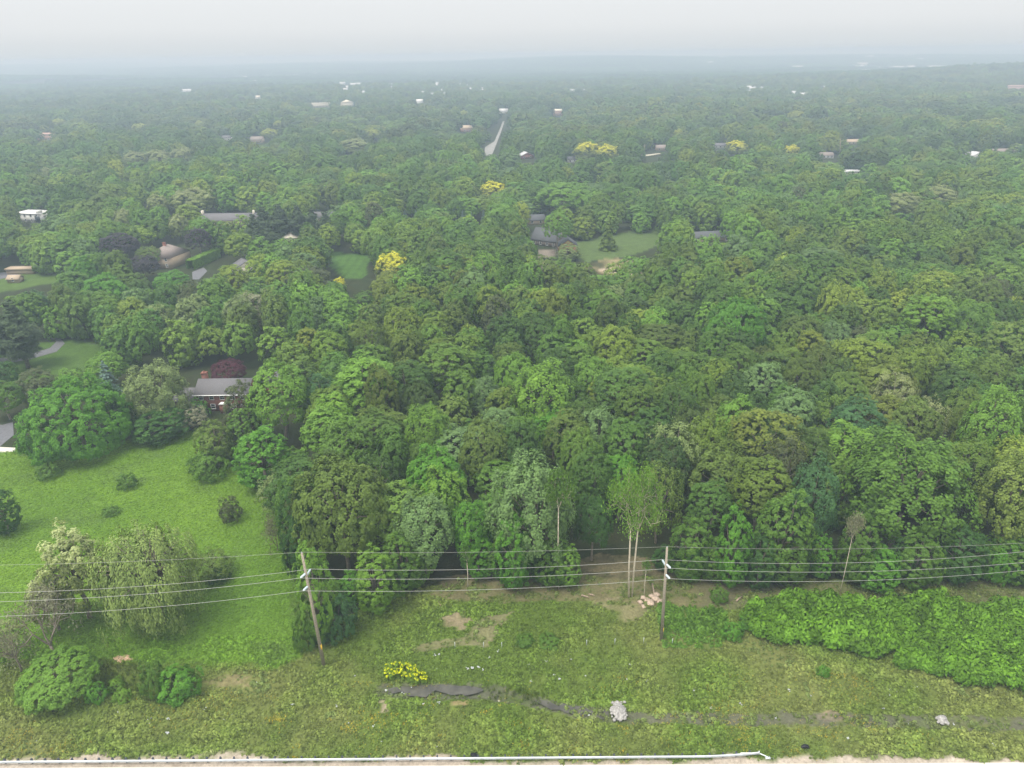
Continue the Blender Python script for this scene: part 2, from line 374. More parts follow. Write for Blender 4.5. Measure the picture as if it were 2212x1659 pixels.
PR = {}
PR['round'] = [proto_broad(s, 5, 15, 4.0, 13, 360, 27, .165, cr=.115, amp=.27) for s in (1, 2, 3, 4)]
PR['tall'] = [proto_broad(s, 4.4, 18, 5, 14, 360, 26, .16, low=.45, amp=.28, cr=.115) for s in (11, 12, 13)]
PR['spiky'] = [proto_broad(s, 4.8, 17, 4.5, 18, 360, 26, .16, point=.9, amp=.32, low=.38, cr=.11) for s in (21, 22, 23)]
PR['broad'] = [proto_broad(s, 8, 15, 3.5, 24, 760, 27, .175, amp=.24, cr=.078) for s in (31, 32)]
PR['dome'] = [proto_broad(s, 12, 17, .3, 48, 1300, 44, .17, r=.5, low=.25, amp=.26, cr=.062) for s in (41,)]
PR['feather'] = [proto_broad(s, 7, 20, 1.5, 34, 420, 40, .18, low=.45, point=1.1, amp=.38, cr=.10, gap=.06) for s in (51, 52)]
PR['sparse'] = [proto_broad(s, 6, 13, 1.6, 26, 240, 30, .16, gap=.18, amp=.4, cr=.13) for s in (61, 62)]
PR['blossom'] = [proto_broad(s, 6, 15, 2, 22, 260, 40, .22, mat=M_blossom, point=.2, amp=.32, cr=.13) for s in (71, 72)]
PR['locust'] = [proto_broad(s, 4, 12, 1.2, 24, 210, 40, .15, mat=M_blossom, amp=.42, gap=.08, cr=.15) for s in (75,)]
PR['teardrop'] = [proto_broad(81, 4, 13, .8, 30, 240, 40, .17, low=.34, amp=.12, cr=.15)]
PR['bush'] = [proto_broad(s, 2.4, 3.6, .05, 11, 190, 34, .08, r=.06, low=.3, amp=.5, cr=.13, gap=.1) for s in (91, 92, 93)]
PR['edge'] = [proto_broad(s, 4.6, 16, .3, 22, 440, 34, .145, low=.33, amp=.32, cr=.11, full=2.7) for s in (101, 102, 103)]
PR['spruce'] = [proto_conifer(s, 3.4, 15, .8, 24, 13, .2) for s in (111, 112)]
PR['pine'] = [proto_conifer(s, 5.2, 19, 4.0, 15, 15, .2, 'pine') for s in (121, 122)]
PR['bare'] = [proto_bare(131, 7, 11, 2.4, 5, 3, .12, .26, spread=1.0), proto_bare(132, 5, 6, .6, 5, 3, .12, .16, spread=1.1)]
PR['willow'] = [proto_willow(141, 8.5, 13.5)]
PR['twin'] = [proto_bare(151, 6.5, 24, 12, 4, 15, .17, .24, M_bark_pale, 2, .75, .85)]
PR['thin'] = [proto_bare(161, 2.6, 20, 13, 3, 16, .22, .16, M_bark_pale, 1, .6, .7), proto_bare(162, 1.8, 9, 6, 3, 7, .16, .12, M_bark_pale, 1, .5, .7)]
# light versions for the far wood
LOD1 = [proto_broad(s, 5.2, 15, 3.5, 11, 190, 18, .28, cr=.15, amp=.24) for s in (201, 202, 203)] + [proto_broad(s, 4.8, 17, 3.5, 15, 200, 17, .27, point=.6, amp=.28, cr=.14) for s in (204, 205)] + [proto_conifer(206, 3.6, 16, 1, 13, 9, .4), proto_broad(207, 5, 15, .3, 18, 170, 20, .32, full=2.75, low=.33, cr=.17)]
LOD2 = [proto_broad(s, 5.5, 15, 3.0, 9, 80, 11, .55, cr=.2, amp=.25) for s in (211, 212, 213, 214)]
for p in LOD1 + LOD2: p['c'].materials.clear(); p['c'].materials.append(M_leaf_far)

TINT = dict(mid=(.053, .106, .013), dark=(.028, .068, .012), light=(.080, .155, .018), lime=(.084, .158, .017), yellowgreen=(.120, .165, .020),
            olive=(.068, .104, .018), silvery=(.082, .138, .042), bluegreen=(.034, .080, .024), pale=(.155, .18, .07), purple=(.030, .026, .030), maroon=(.055, .014, .022), willow=(.125, .172, .045),
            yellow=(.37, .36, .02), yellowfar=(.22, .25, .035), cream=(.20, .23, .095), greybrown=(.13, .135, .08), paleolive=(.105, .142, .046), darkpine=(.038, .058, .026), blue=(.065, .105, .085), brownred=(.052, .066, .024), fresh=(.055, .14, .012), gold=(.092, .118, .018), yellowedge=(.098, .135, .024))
TWORD = dict(mid='mid green', dark='dark green', light='light green', lime='bright lime green', yellowgreen='yellow-green', olive='olive', silvery='silvery green', bluegreen='dark blue-green', pale='pale straw', fresh='fresh green',
             paleolive='pale olive', darkpine='dark pine green', brownred='brownish olive', gold='golden green')
SWORD = dict(round='round-crowned', tall='tall-crowned', spiky='pointed-crowned', broad='broad', edge='leafy-sided', sparse='thin-crowned', feather='feathery', pine='layered pine', spruce='conical')
PICK = {}
TREES = []
def tree(px, ytop, wpx, style, tint, label=None, base=None, h=None, cat='tree', name='tree', group=None, var=None, yaw=None, dist=None):
    """a tree whose top shows at (px, ytop), wpx wide; base = its foot's y in the same view, else its height h"""
    if base is not None:
        gp = at(px, base)
        if style in ('bush', 'edge', 'dome', 'round', 'broad', 'feather', 'teardrop', 'tall', 'spiky', 'sparse'):
            gp[1] += 0.55 * wpx * ((gp - EYE) @ fw) / F / 2; gp[2] = float(hill(gp[0], gp[1]))
        top = at_y(px, ytop, gp[1]); hh = max(0.8, (top[2] - gp[2]))
    else:
        hh = h or 16; gp = at(px, ytop, hh * .93)
    dz = (gp + [0, 0, hh * .6] - EYE) @ fw
    R = wpx * dz / F / 2
    TREES.append(dict(p=gp, R=R, H=hh, style=style, tint=tint, label=label, cat=cat, name=name, group=group, hand=True, var=var, yaw=yaw))
    return gp

# ------------------------------------------------------------------ trees seen one by one (x, top, width, ...)
# meadow, lower left
tree(345, 1128, 225, 'willow', 'willow', 'big drooping pale green willow standing in the meadow in front of the power line', base=1345, cat='willow', name='willow_tree', yaw=0)
tree(195, 1135, 125, 'locust', 'cream', 'cream-blossomed tree close behind and left of the big willow', base=1335)
tree(128, 1238, 95, 'locust', 'cream', 'smaller cream-blossomed tree between the bare grey tree and the taller cream tree', base=1360)
tree(125, 1290, 205, 'bare', 'greybrown', 'wide leafless grey-brown tree right of its narrower leafless neighbour, near the big willow', base=1432, var=0, cat='bare tree')
tree(48, 1335, 120, 'bare', 'greybrown', 'leafless grey-brown tree left of the wide leafless one', base=1450, var=0, cat='bare tree')
tree(15, 1345, 85, 'sparse', 'pale', 'small pale tree at the far left beside the bare grey tree', base=1440)
tree(108, 1432, 170, 'broad', 'light', 'low wide light green tree in front of the bare grey tree', base=1532)
tree(8, 1045, 70, 'edge', 'dark', 'dark green tree cut by the left border of the meadow', base=1162)
tree(455, 1195, 85, 'sparse', 'olive', 'small dark olive tree just right of the big willow', base=1262)
tree(605, 1024, 100, 'sparse', 'paleolive', 'thin pale olive tree where meadow meets wood', base=1130)
tree(600, 1120, 75, 'bare', 'greybrown', 'low leafless brown thicket tree at the meadow edge of the wood', base=1190, var=1, cat='bare tree')
for a in [(205, 1478, 50, 1522, 'fresh', 'small bright green shrub right of the low wide tree'), (250, 1466, 34, 1496, 'lime', 'little lime green shrub above the reeds near the roadside bank'),
          (332, 1425, 62, 1515, 'mid', 'upright green shrub beside the wider shrub on the roadside bank'), (378, 1448, 108, 1518, 'fresh', 'wide green shrub on the bank below the big willow'),
          (262, 1490, 40, 1520, 'lime', 'low yellow-green shrub at the foot of the little lime one'),
          (98, 1000, 52, 1036, 'mid', 'small round shrub on the meadow in front of the big maple'), (272, 1022, 46, 1060, 'mid', 'lone round shrub in the middle of the meadow'),
          (495, 1074, 56, 1132, 'brownred', 'brown-leaved shrub on the meadow near the wood'), (236, 1095, 36, 1116, 'mid', 'low weedy clump on the bare meadow grass'),
          (730, 1285, 85, 1385, 'bluegreen', 'grey-green bush at the wood edge behind the left utility pole'), (658, 1325, 55, 1415, 'mid', 'bush just left of the left utility pole foot'),
          (690, 1345, 60, 1395, 'bluegreen', 'dark bush behind the left utility pole foot'),
          (785, 630, 60, 660, 'mid', 'shrub by the striped lawn'), (425, 862, 48, 908, 'fresh', 'small fresh green shrub before the brick house porch'),
          (1135, 1372, 45, 1400, 'mid', 'low shrub in the rough grass mid-bank'), (1185, 1377, 50, 1398, 'mid', 'second low shrub in the rough grass mid-bank, right of its neighbour'),
          (1780, 1440, 28, 1465, 'fresh', 'lone upright shrub on the bank below the sapling thicket'), (1555, 1268, 45, 1305, 'mid', 'low bush at the wood edge right of the right utility pole'),
          (1640, 1335, 70, 1372, 'fresh', 'loose bush at the left tip of the sapling thicket'),
          (470, 1225, 50, 1262, 'dark', 'dark bush at the foot of the small olive tree'), (1585, 1345, 50, 1385, 'fresh', 'low bush left of the sapling thicket tip')]:
    if a[5]: tree(a[0], a[1], a[2], 'bush', a[4], a[5], base=a[3], cat='shrub', name='shrub')
# around the brick house and the big maple
tree(150, 822, 240, 'dome', 'fresh', 'huge domed bright green maple at the head of the meadow', base=1000, name='maple_tree', cat='maple')
tree(340, 785, 135, 'feather', 'paleolive', 'tall grey-green thin-leaved tree left of the brick house', base=935)
tree(340, 880, 125, 'edge', 'dark', 'dark low tree beneath the grey-green one at the meadow head', base=958)
tree(405, 880, 80, 'sparse', 'greybrown', 'pale thin grey tree by the brick house garden', base=935)
tree(527, 815, 88, 'edge', 'brownred', 'dark brownish tree covering the right end of the brick house', base=965)
tree(608, 785, 132, 'round', 'light', 'bright green open tree right of the brick house', base=968)
tree(532, 878, 80, 'edge', 'mid', 'mid green tree in front of the brownish one by the house', base=990)
tree(462, 905, 85, 'edge', 'olive', 'olive tree on the meadow side of the brick house', base=1012)
tree(445, 975, 100, 'bush', 'mid', 'low spreading bush mass jutting into the meadow', base=1042, cat='shrub', name='shrub')
tree(568, 922, 125, 'edge', 'fresh', 'bright green leafy tree on the meadow right of the bush mass', base=1065)
tree(628, 968, 85, 'edge', 'mid', 'mid green tree tucked right of the bright leafy meadow tree', base=1062)
tree(705, 800, 90, 'edge', 'bluegreen', 'blue-green tree right of the bright tree by the brick house', base=955)
tree(230, 762, 85, 'round', 'light', 'light round tree behind the big maple', base=850)
tree(247, 778, 60, 'spruce', 'blue', 'blue spruce behind the big maple', base=875, cat='spruce', name='spruce_tree')
tree(207, 800, 55, 'edge', 'light', 'small light green tree between the blue spruce and the big maple', base=862)
tree(265, 835, 65, 'edge', 'dark', 'dark tree between the big maple and the grey-green tree', base=935)
tree(150, 797, 66, 'bush', 'light', 'rounded light green shrub left of the blue spruce', base=845, cat='shrub', name='shrub')
tree(80, 792, 80, 'edge', 'brownred', 'dusky round tree behind the left shoulder of the big maple', base=880)
tree(10, 825, 75, 'round', 'mid', 'mid green tree above the asphalt drive at the left', base=915)
tree(10, 780, 60, 'round', 'dark', 'dark round tree left of the dusky one', base=850)
tree(62, 648, 95, 'pine', 'darkpine', 'tall layered pine by the curving drive', base=795, cat='pine', name='pine_tree')
tree(22, 690, 60, 'pine', 'darkpine', 'slimmer pine left of the tall layered pine', base=783, cat='pine', name='pine_tree')
tree(488, 783, 76, 'broad', 'maroon', 'dark red-leaved tree behind the brick house roof', h=8)
tree(505, 572, 62, 'teardrop', 'yellowgreen', 'yellow-green egg-shaped tree left of its slimmer twin', base=656)
tree(612, 562, 66, 'teardrop', 'yellowgreen', 'tall egg-shaped yellow-green tree in the garden row', base=650)
tree(250, 508, 82, 'round', 'purple', 'purple-black tree left of the hip-roofed house', h=14)
tree(305, 556, 68, 'round', 'purple', 'purple-black tree in front of the hip-roofed house', h=11)
tree(425, 497, 56, 'tall', 'purple', 'purple-black tree right of the hip-roofed house', h=15)
tree(365, 590, 70, 'round', 'fresh', 'fresh green tree below the hip-roofed house', h=11)
tree(318, 536, 55, 'round', 'olive', 'olive tree left of the hip-roofed house wall', h=10)
tree(327, 532, 16, 'bush', 'cream', 'white-flowering shrub against the hip-roofed house', h=4, cat='shrub', name='shrub')
tree(1313, 466, 42, 'spruce', 'olive', 'olive conical tree alone on the green field', base=540, cat='spruce', name='spruce_tree')
tree(1222, 398, 125, 'round', 'light', 'large pale green rounded tree beside the dark-roofed house', h=20)
tree(1203, 452, 62, 'tall', 'light', 'tall pale green tree standing before the dark-roofed house', base=552)
tree(1392, 372, 95, 'spiky', 'mid', 'tall mid green tree beyond the green field', h=20)
tree(1340, 400, 85, 'spiky', 'mid', 'mid green tree between the large pale tree and the field', h=19)
tree(1228, 528, 55, 'edge', 'paleolive', 'pale olive tree in front of the orange-walled gable', h=8)
ORD = ['first', 'second', 'third', 'fourth', 'fifth', 'sixth', 'seventh', 'eighth', 'ninth']
for x, y in [(874, 453), (898, 455), (999, 457), (1018, 460), (1044, 454)]:
    tree(x, y, 17, 'spruce', 'blue', ORD[[874, 898, 999, 1018, 1044].index(x)] + ' small blue-green conical spruce from the left in a far garden', h=9, cat='spruce', name='spruce_tree', group='small blue spruces in a far garden')
for i, (x, y) in enumerate([(565, 452), (600, 446), (640, 448), (672, 455), (700, 462), (585, 470), (545, 468)]):
    tree(x, y, 52, 'pine', 'darkpine', ORD[sorted([565, 600, 640, 672, 700, 585, 545]).index(x)] + ' dark tall pine from the left in the clump by the grey-roofed house', h=19, cat='pine', name='pine_tree', group='dark pines around the grey-roofed house')
for x, y, ww, h, l in [(843, 552, 74, 15, 'brightest yellow-flowering tree right of the striped lawn'), (1067, 396, 60, 15, 'yellow-flowering tree in the middle distance'),
                       (1268, 310, 60, 17, 'left half of the broad pair of yellow-crowned trees'), (1312, 316, 54, 16, 'right half of the broad pair of yellow-crowned trees'), (1593, 306, 50, 15, 'yellow-green flowering tree left of the small yellow one'),
                       (1710, 316, 38, 14, 'small rounded yellow tree near the white-porched house'), (1722, 241, 42, 15, 'hazy yellow-topped tree far beyond the small rounded yellow one'), (125, 258, 32, 14, 'hazy yellow-topped tree beyond the pinkish building'),
                       (300, 268, 34, 13, 'hazy yellow-topped tree at the far left distance'), (432, 262, 22, 13, 'small hazy yellow treetop right of another'), (600, 262, 26, 13, 'small hazy yellow tree above a wider one'),
                       (582, 280, 44, 13, 'wider hazy yellow-green tree'), (807, 280, 32, 13, 'hazy yellow treetop left of the straight street'), (1465, 281, 22, 13, 'hazy yellow treetop far right of the straight street'), (1003, 240, 26, 14, 'faint yellow treetop by the far end of the street'),
                       (732, 602, 30, 7, 'yellow-flecked little tree below the striped lawn')]:
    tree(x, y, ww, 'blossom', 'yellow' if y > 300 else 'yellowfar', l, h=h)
for x, y, ww, h, l in [(410, 411, 92, 16, 'large cream-blossomed tree in the left middle distance'), (338, 424, 46, 14, 'small cream-blossomed tree left of the large one'), (380, 468, 52, 14, 'cream and green tree above the hip-roofed house'),
                       (288, 330, 52, 15, 'cream tree leading a row of pale crowns'), (340, 326, 58, 16, 'second cream tree of the row of pale crowns'), (392, 322, 62, 16, 'third cream tree of the row of pale crowns'), (100, 364, 34, 13, 'small cream tree above the white modern house'),
                       (765, 302, 72, 16, 'hazy cream tree left of the straight street'), (2035, 405, 80, 15, 'hazy pale tree on the right beyond the wood'), (1950, 420, 90, 14, 'long pale crown at the far border of the wood'), (262, 455, 44, 14, 'faint cream tree between white house and pines')]:
    tree(x, y, ww, 'blossom', 'pale', l, h=h)
# front edge of the wood
tree(1150, 990, 172, 'feather', 'silvery', 'tall silvery green cottonwood at the front of the wood', base=1265, name='cottonwood_tree')
tree(1362, 1008, 128, 'twin', 'light', 'pair of bare pale trunks under one yellow-green crown at the wood edge', base=1290, yaw=0)
tree(812, 1183, 98, 'edge', 'lime', 'lime green tree at the wood edge right of the left utility pole', base=1335)
tree(690, 1158, 85, 'edge', 'light', 'light green tree directly behind the left utility pole', base=1400)
tree(742, 1000, 200, 'broad', 'olive', 'big olive-green domed tree at the left corner of the wood', base=1262)
tree(652, 1040, 85, 'edge', 'dark', 'dark green tree at the outer left corner of the wood', base=1262)
tree(1207, 1030, 68, 'thin', 'mid', 'single tall thin-trunked tree right of the silvery cottonwood', base=1272, var=0)
tree(920, 1075, 128, 'spiky', 'silvery', 'silver-tipped tree behind the lime green edge tree', base=1262)
tree(870, 1150, 90, 'edge', 'mid', 'mid green tree at the wood edge between lime tree and clearing', base=1292)
tree(1110, 1100, 90, 'edge', 'fresh', 'fresh green drooping tree at the foot of the silvery cottonwood', base=1285)
tree(1195, 1150, 80, 'edge', 'mid', 'mid green low tree right of the cottonwood foot', base=1275)
tree(1020, 1085, 85, 'spiky', 'fresh', 'fresh green tree left of the silvery cottonwood', base=1240)
tree(1492, 1115, 95, 'edge', 'mid', 'mid green tree right behind the right utility pole', base=1262)
tree(1580, 1090, 90, 'edge', 'fresh', 'fresh green full tree at the wood edge right of the right pole', base=1278)
tree(1690, 1055, 135, 'edge', 'mid', 'broad mid green tree above the left tip of the thicket', base=1272)
tree(1745, 1000, 110, 'spiky', 'bluegreen', 'greyish dark tree with dead twigs above the thicket', base=1225)
tree(1960, 945, 270, 'feather', 'mid', 'very large feathery light green tree in the right front of the wood', base=1225)
tree(2175, 985, 150, 'spiky', 'yellowedge', 'large yellow-flecked tree at the right border of the wood', base=1240)
tree(1812, 1118, 34, 'thin', 'greybrown', 'half-dead slender tree with a pale trunk above the thicket', base=1292, var=0)
tree(1900, 1180, 95, 'edge', 'fresh', 'low fresh green tree behind the middle of the thicket', base=1280)
tree(1980, 1150, 90, 'edge', 'mid', 'leafy tree above the centre of the thicket', base=1282)
tree(2075, 1130, 110, 'edge', 'dark', 'dark leafy tree behind the right part of the thicket', base=1270)
tree(2180, 1150, 100, 'edge', 'mid', 'mid green leafy tree at the right border of the wood edge', base=1262)
tree(1850, 1100, 85, 'edge', 'mid', 'mid green tree left of the low fresh one above the thicket', base=1270)
tree(1640, 1150, 75, 'edge', 'dark', 'dark tree in the wood edge above the thicket tip', base=1280)
tree(1445, 1185, 70, 'edge', 'dark', 'dark low tree left of the right utility pole', base=1235)
tree(1010, 1190, 26, 'thin', 'mid', 'thin pale sapling in the gap of the wood edge', base=1268, var=1)
tree(1392, 1215, 24, 'thin', 'mid', 'leaning pale sapling beside the rubble heap', base=1288, var=1)
tree(1280, 1075, 85, 'spiky', 'dark', 'dark tree between thin-trunked tree and twin pale trunks', base=1225)
tree(1430, 1010, 110, 'sparse', 'olive', 'olive thin tree above the twin pale trunks', h=19)

ug = np.random.default_rng(17); ux = [856, 905, 1035, 1075, 1135, 1180, 1225, 1500, 1545, 1600, 1665, 1715, 1770, 1845, 1885, 1945, 2010, 2060, 2115, 2160, 2205, 760, 715]
for i, x in enumerate(sorted(ux)):
    b = 1262 + ug.uniform(-10, 14) + (45 if x < 800 else 18 if x < 870 else 0); hpx = ug.uniform(62, 105)
    od = ['first', 'second', 'third', 'fourth', 'fifth', 'sixth', 'seventh', 'eighth', 'ninth', 'tenth', 'eleventh', 'twelfth', 'thirteenth', 'fourteenth', 'fifteenth', 'sixteenth', 'seventeenth', 'eighteenth', 'nineteenth', 'twentieth', 'twenty-first', 'twenty-second', 'twenty-third'][i]
    tree(x, b - hpx, ug.uniform(58, 80), 'bush' if i % 3 == 0 else 'edge', ['mid', 'fresh', 'dark', 'light', 'fresh'][i % 5], f'{od} low leafy young tree along the wood edge, counted from the left', base=b, name='young_tree', group='young trees along the wood edge')

# colour and kind of crowns recognisable inside the wood (x, y, colour, style)
SPOTS = [(1190, 655, 'yellowgreen', 'broad'), (1135, 640, 'olive', 'broad'), (1165, 838, 'lime', 'spiky'), (890, 925, 'lime', 'spiky'), (1235, 915, 'olive', 'round'), (1050, 885, 'silvery', 'spiky'), (1085, 915, 'silvery', 'spiky'),
         (1310, 905, 'silvery', 'spiky'), (1440, 930, 'paleolive', 'sparse'), (920, 1035, 'fresh', 'round'), (1000, 1050, 'lime', 'spiky'), (1020, 955, 'olive', 'round'), (745, 895, 'lime', 'tall'), (770, 850, 'light', 'tall'), (1115, 770, 'olive', 'round'),
         (1400, 690, 'yellowgreen', 'tall'), (1280, 780, 'light', 'spiky'), (1000, 640, 'mid', 'broad'), (900, 600, 'light', 'broad'), (1715, 600, 'yellowgreen', 'tall'), (1850, 655, 'yellowgreen', 'broad'), (1820, 650, 'yellowgreen', 'round'), (1960, 612, 'lime', 'tall'),
         (2020, 615, 'yellowgreen', 'tall'), (2050, 620, 'lime', 'tall'), (2090, 660, 'lime', 'broad'), (2010, 660, 'lime', 'tall'), (1745, 705, 'olive', 'broad'), (1700, 590, 'olive', 'broad'), (1830, 705, 'silvery', 'spiky'), (1958, 820, 'pale', 'sparse'), (1990, 845, 'pale', 'sparse'), (1940, 900, 'gold', 'broad'),
         (1980, 920, 'olive', 'round'), (1640, 955, 'gold', 'round'), (1570, 890, 'olive', 'broad'), (1665, 840, 'silvery', 'round'), (1825, 970, 'lime', 'spiky'), (1745, 900, 'silvery', 'round'), (1720, 925, 'silvery', 'round'), (1860, 900, 'bluegreen', 'tall'), (1730, 1000, 'brownred', 'sparse'), (2160, 620, 'brownred', 'broad'), (2140, 640, 'olive', 'round'),
         (2200, 970, 'yellowgreen', 'spiky'), (2150, 930, 'light', 'spiky'), (1780, 1080, 'silvery', 'spiky'), (330, 670, 'paleolive', 'sparse'), (380, 660, 'paleolive', 'sparse'), (430, 655, 'paleolive', 'feather'), (520, 655, 'paleolive', 'sparse'), (560, 665, 'greybrown', 'sparse'), (640, 650, 'light', 'tall'), (700, 640, 'light', 'tall'), (730, 660, 'light', 'tall'),
         (250, 620, 'fresh', 'round'), (200, 610, 'fresh', 'round'), (180, 580, 'fresh', 'round'), (90, 640, 'bluegreen', 'spiky'), (570, 480, 'darkpine', 'pine'), (1545, 505, 'light', 'broad'), (1620, 495, 'light', 'broad'), (1745, 450, 'light', 'broad'), (1700, 560, 'yellowgreen', 'broad'), (1900, 560, 'olive', 'broad'),
         (1600, 700, 'fresh', 'broad'), (1550, 760, 'mid', 'round'), (1390, 600, 'olive', 'sparse'), (1330, 640, 'paleolive', 'sparse'), (1250, 600, 'olive', 'sparse'), (1480, 600, 'olive', 'round'), (1150, 590, 'light', 'round'), (1060, 560, 'light', 'sparse'), (700, 960, 'light', 'tall'), (1350, 985, 'fresh', 'tall'), (1180, 940, 'fresh', 'round')]

# ------------------------------------------------------------------ buildings (placed before the wood so that it leaves them free)
M_brick = simple("brick", (0.22, 0.095, 0.07), 0.9, 9, 0.3); M_shingle = simple("grey_shingles", (0.135, 0.13, 0.135), 0.85, 6, 0.22, bump=.2)
M_brown_roof = simple("brown_shingles", (0.24, 0.20, 0.18), 0.85, 6, 0.2); M_white = simple("white_paint", (0.78, 0.77, 0.74), 0.6, 3, 0.06)
M_glass = simple("window_glass", (0.03, 0.04, 0.045), 0.15, 2, 0.2, spec=.6); M_tan = simple("tan_wall", (0.42, 0.33, 0.24), 0.85, 5, 0.15)
M_orange = simple("orange_brick", (0.50, 0.27, 0.14), 0.85, 5, 0.15); M_dark_roof = simple("dark_shingles", (0.09, 0.095, 0.10), 0.85, 6, 0.2)
M_pink = simple("pinkish_wall", (0.52, 0.34, 0.28), 0.85, 5, 0.15); M_palewall = simple("cream_wall", (0.62, 0.57, 0.46), 0.85, 3, 0.1)
M_metalroof = simple("pale_roof", (0.55, 0.55, 0.55), 0.5, 3, 0.08)
HOUSES = []; PROT = []          # PROT: (px, py, world Y) points that the wood must not hide
def window(root, x, z, ww, hh, yf):
    f = MB(); t = .12
    f.box(x - ww / 2 - t, x + ww / 2 + t, yf - .06, yf, z + hh, z + hh + t).box(x - ww / 2 - t, x + ww / 2 + t, yf - .10, yf, z - t * 1.4, z)
    f.box(x - ww / 2 - t, x - ww / 2, yf - .06, yf, z, z + hh).box(x + ww / 2, x + ww / 2 + t, yf - .06, yf, z, z + hh)
    f.box(x - ww / 2, x + ww / 2, yf - .05, yf - .02, z + hh * .48, z + hh * .54)
    fo = f.build('window', M_white, root)
    MB().box(x - ww / 2, x + ww / 2, yf - .018, yf - .003, z, z + hh * .48).box(x - ww / 2, x + ww / 2, yf - .018, yf - .003, z + hh * .54, z + hh).build('pane', M_glass, fo)
def house(px, ytop, W, D, eave, ridge, wall, roof, label, yaw=0, kind='gable', along='x', chim=None, wins=3, name='house', cat='house', group=None, prot=None, storeys=1, chmat=None):
    p = at(px, ytop, ridge); p[1] += 0
    root = bpy.data.objects.new(name, None); COL.objects.link(root); root.location = (p[0], p[1], p[2] - .3); root.rotation_euler[2] = R_(yaw)
    tag(root, label, cat, group)
    b = MB().box(-W / 2, W / 2, -D / 2, D / 2, 0, eave)
    if kind == 'gable': b.gend(-W / 2, W / 2, -D / 2, D / 2, eave, ridge - .28, along)
    b.build('wall', wall, root)
    if kind == 'gable': rf = MB().gable(-W / 2, W / 2, -D / 2, D / 2, eave, ridge, along=along).build('roof', roof, root)
    elif kind == 'hip': rf = MB().hip(-W / 2, W / 2, -D / 2, D / 2, eave + .01, ridge).build('roof', roof, root)
    else: rf = MB().box(-W / 2 - .3, W / 2 + .3, -D / 2 - .3, D / 2 + .3, eave + .002, ridge).build('roof', roof, root)
    if chim is not None:
        cx, cyy = chim; MB().box(cx - .6, cx + .6, cyy - .5, cyy + .5, eave * .8, ridge + 1.1).box(cx - .7, cx + .7, cyy - .6, cyy + .6, ridge + 1.11, ridge + 1.35).build('chimney', chmat or M_brick, rf)
    for s in range(storeys):
        for i in range(wins): window(root, -W / 2 + W * (i + .5) / wins, 1.1 + s * 2.8, 1.1, 1.35, -D / 2 - .003)
    HOUSES.append((p[0], p[1], max(W, D) * .6))
    if prot:
        x0, x1, y0, y1 = prot
        for a in np.linspace(x0, x1, 5):
            for c in np.linspace(y0, y1, 4): PROT.append((a, c, p[1]))
    return root
# brick house by the meadow: main block, lower wing, porch, hipped garage
bh = house(486, 815, 14.5, 9.0, 5.6, 8.3, M_brick, M_shingle, 'brick two-storey house with grey shingled roof beside the meadow', wins=5, storeys=2, chim=None, name='brick_house', prot=(432, 505, 812, 868))
b = bh; W0 = -7.25
MB().box(W0 - 6.6, W0 - .003, -3.6, 3.2, 0, 3.3).gend(W0 - 6.6, W0 - .003, -3.6, 3.2, 3.3, 5.4).build('wing_wall', M_brick, b)
MB().gable(W0 - 6.6, W0 - .42, -3.6, 3.2, 3.3, 5.7).build('wing_roof', M_shingle, b)
MB().box(W0 - 2.6, W0 + 1.8, -7.0, -4.52, 2.3, 2.45).hip(W0 - 2.4, W0 + 1.6, -6.9, -4.9, 2.455, 3.5).build('porch_roof', M_shingle, b)
for xx in (W0 - 2.3, W0 + 1.5): MB().box(xx - .1, xx + .1, -6.8, -6.6, 0, 2.298).build('porch_post', M_white, b)
MB().box(W0 - .5, 7.7, -5.2, -4.93, 5.28, 5.46).build('gutter', M_white, b)
MB().box(-.6, 1.6, -6.0, -4.503, 0, 3.0).build('bay_wall', M_brick, b); MB().hip(-.6, 1.6, -6.0, -4.7, 3.01, 3.5, over=.18).build('bay_roof', M_white, b)
ch = MB().box(W0 + .5, W0 + 1.9, .4, 1.7, 6.2, 9.5).box(W0 + .38, W0 + 2.02, .28, 1.82, 9.502, 9.8); ch.tube([(W0 + 1.2, 1.05, 9.8), (W0 + 1.2, 1.05, 10.2)], .22, 8); ch.build('chimney', M_brick, b)
MB().box(9.2, 16.6, 4.0, 11.5, 0, 4.2).build('rear_wing_wall', M_brick, b)
g_ = MB().hip(9.2, 16.6, 4.0, 11.5, 4.21, 7.3).build('rear_wing_roof', M_shingle, b); PROT += [(545, 808, bh.location.y), (560, 812, bh.location.y), (410, 830, bh.location.y), (400, 845, bh.location.y), (415, 860, bh.location.y)]
# other houses
house(358, 527, 13, 15, 5.2, 9.6, M_tan, M_brown_roof, 'hip-roofed tan house with a red brick chimney among purple trees', yaw=-14, kind='hip', chim=(0, -1), storeys=2, wins=3, prot=(336, 384, 524, 572))
house(352, 545, 6, 5, 4.6, 6.6, M_tan, M_brown_roof, 'gabled tan annex below the hip-roofed house', along='y', yaw=-14, wins=1, prot=(340, 366, 545, 565), name='house_annex', cat='annex')
hm = house(72, 456, 17, 10, 5.4, 5.9, M_white, M_white, 'white flat-roofed modern house at the left', yaw=-12, kind='flat', wins=4, storeys=2, prot=(48, 97, 457, 476))
MB().box(6.3, 8.1, -4.9, -2.0, 5.91, 7.6).build('roof_tower', M_white, hm)
MB().box(5.0, 8.3, -5.3, -5.06, .6, 4.6).build('dark_glass_front', M_glass, hm)
hg = house(500, 459, 34, 12, 3.8, 6.6, M_tan, M_shingle, 'long grey-roofed house behind the dark pines', prot=(450, 550, 458, 460), wins=5)
MB().box(-17.2, -16.2, -1, 1, 4.5, 8.3).build('chimney', M_palewall, hg); MB().box(12.5, 13.3, -1, 1, 4.5, 8.0).build('chimney', M_palewall, hg)
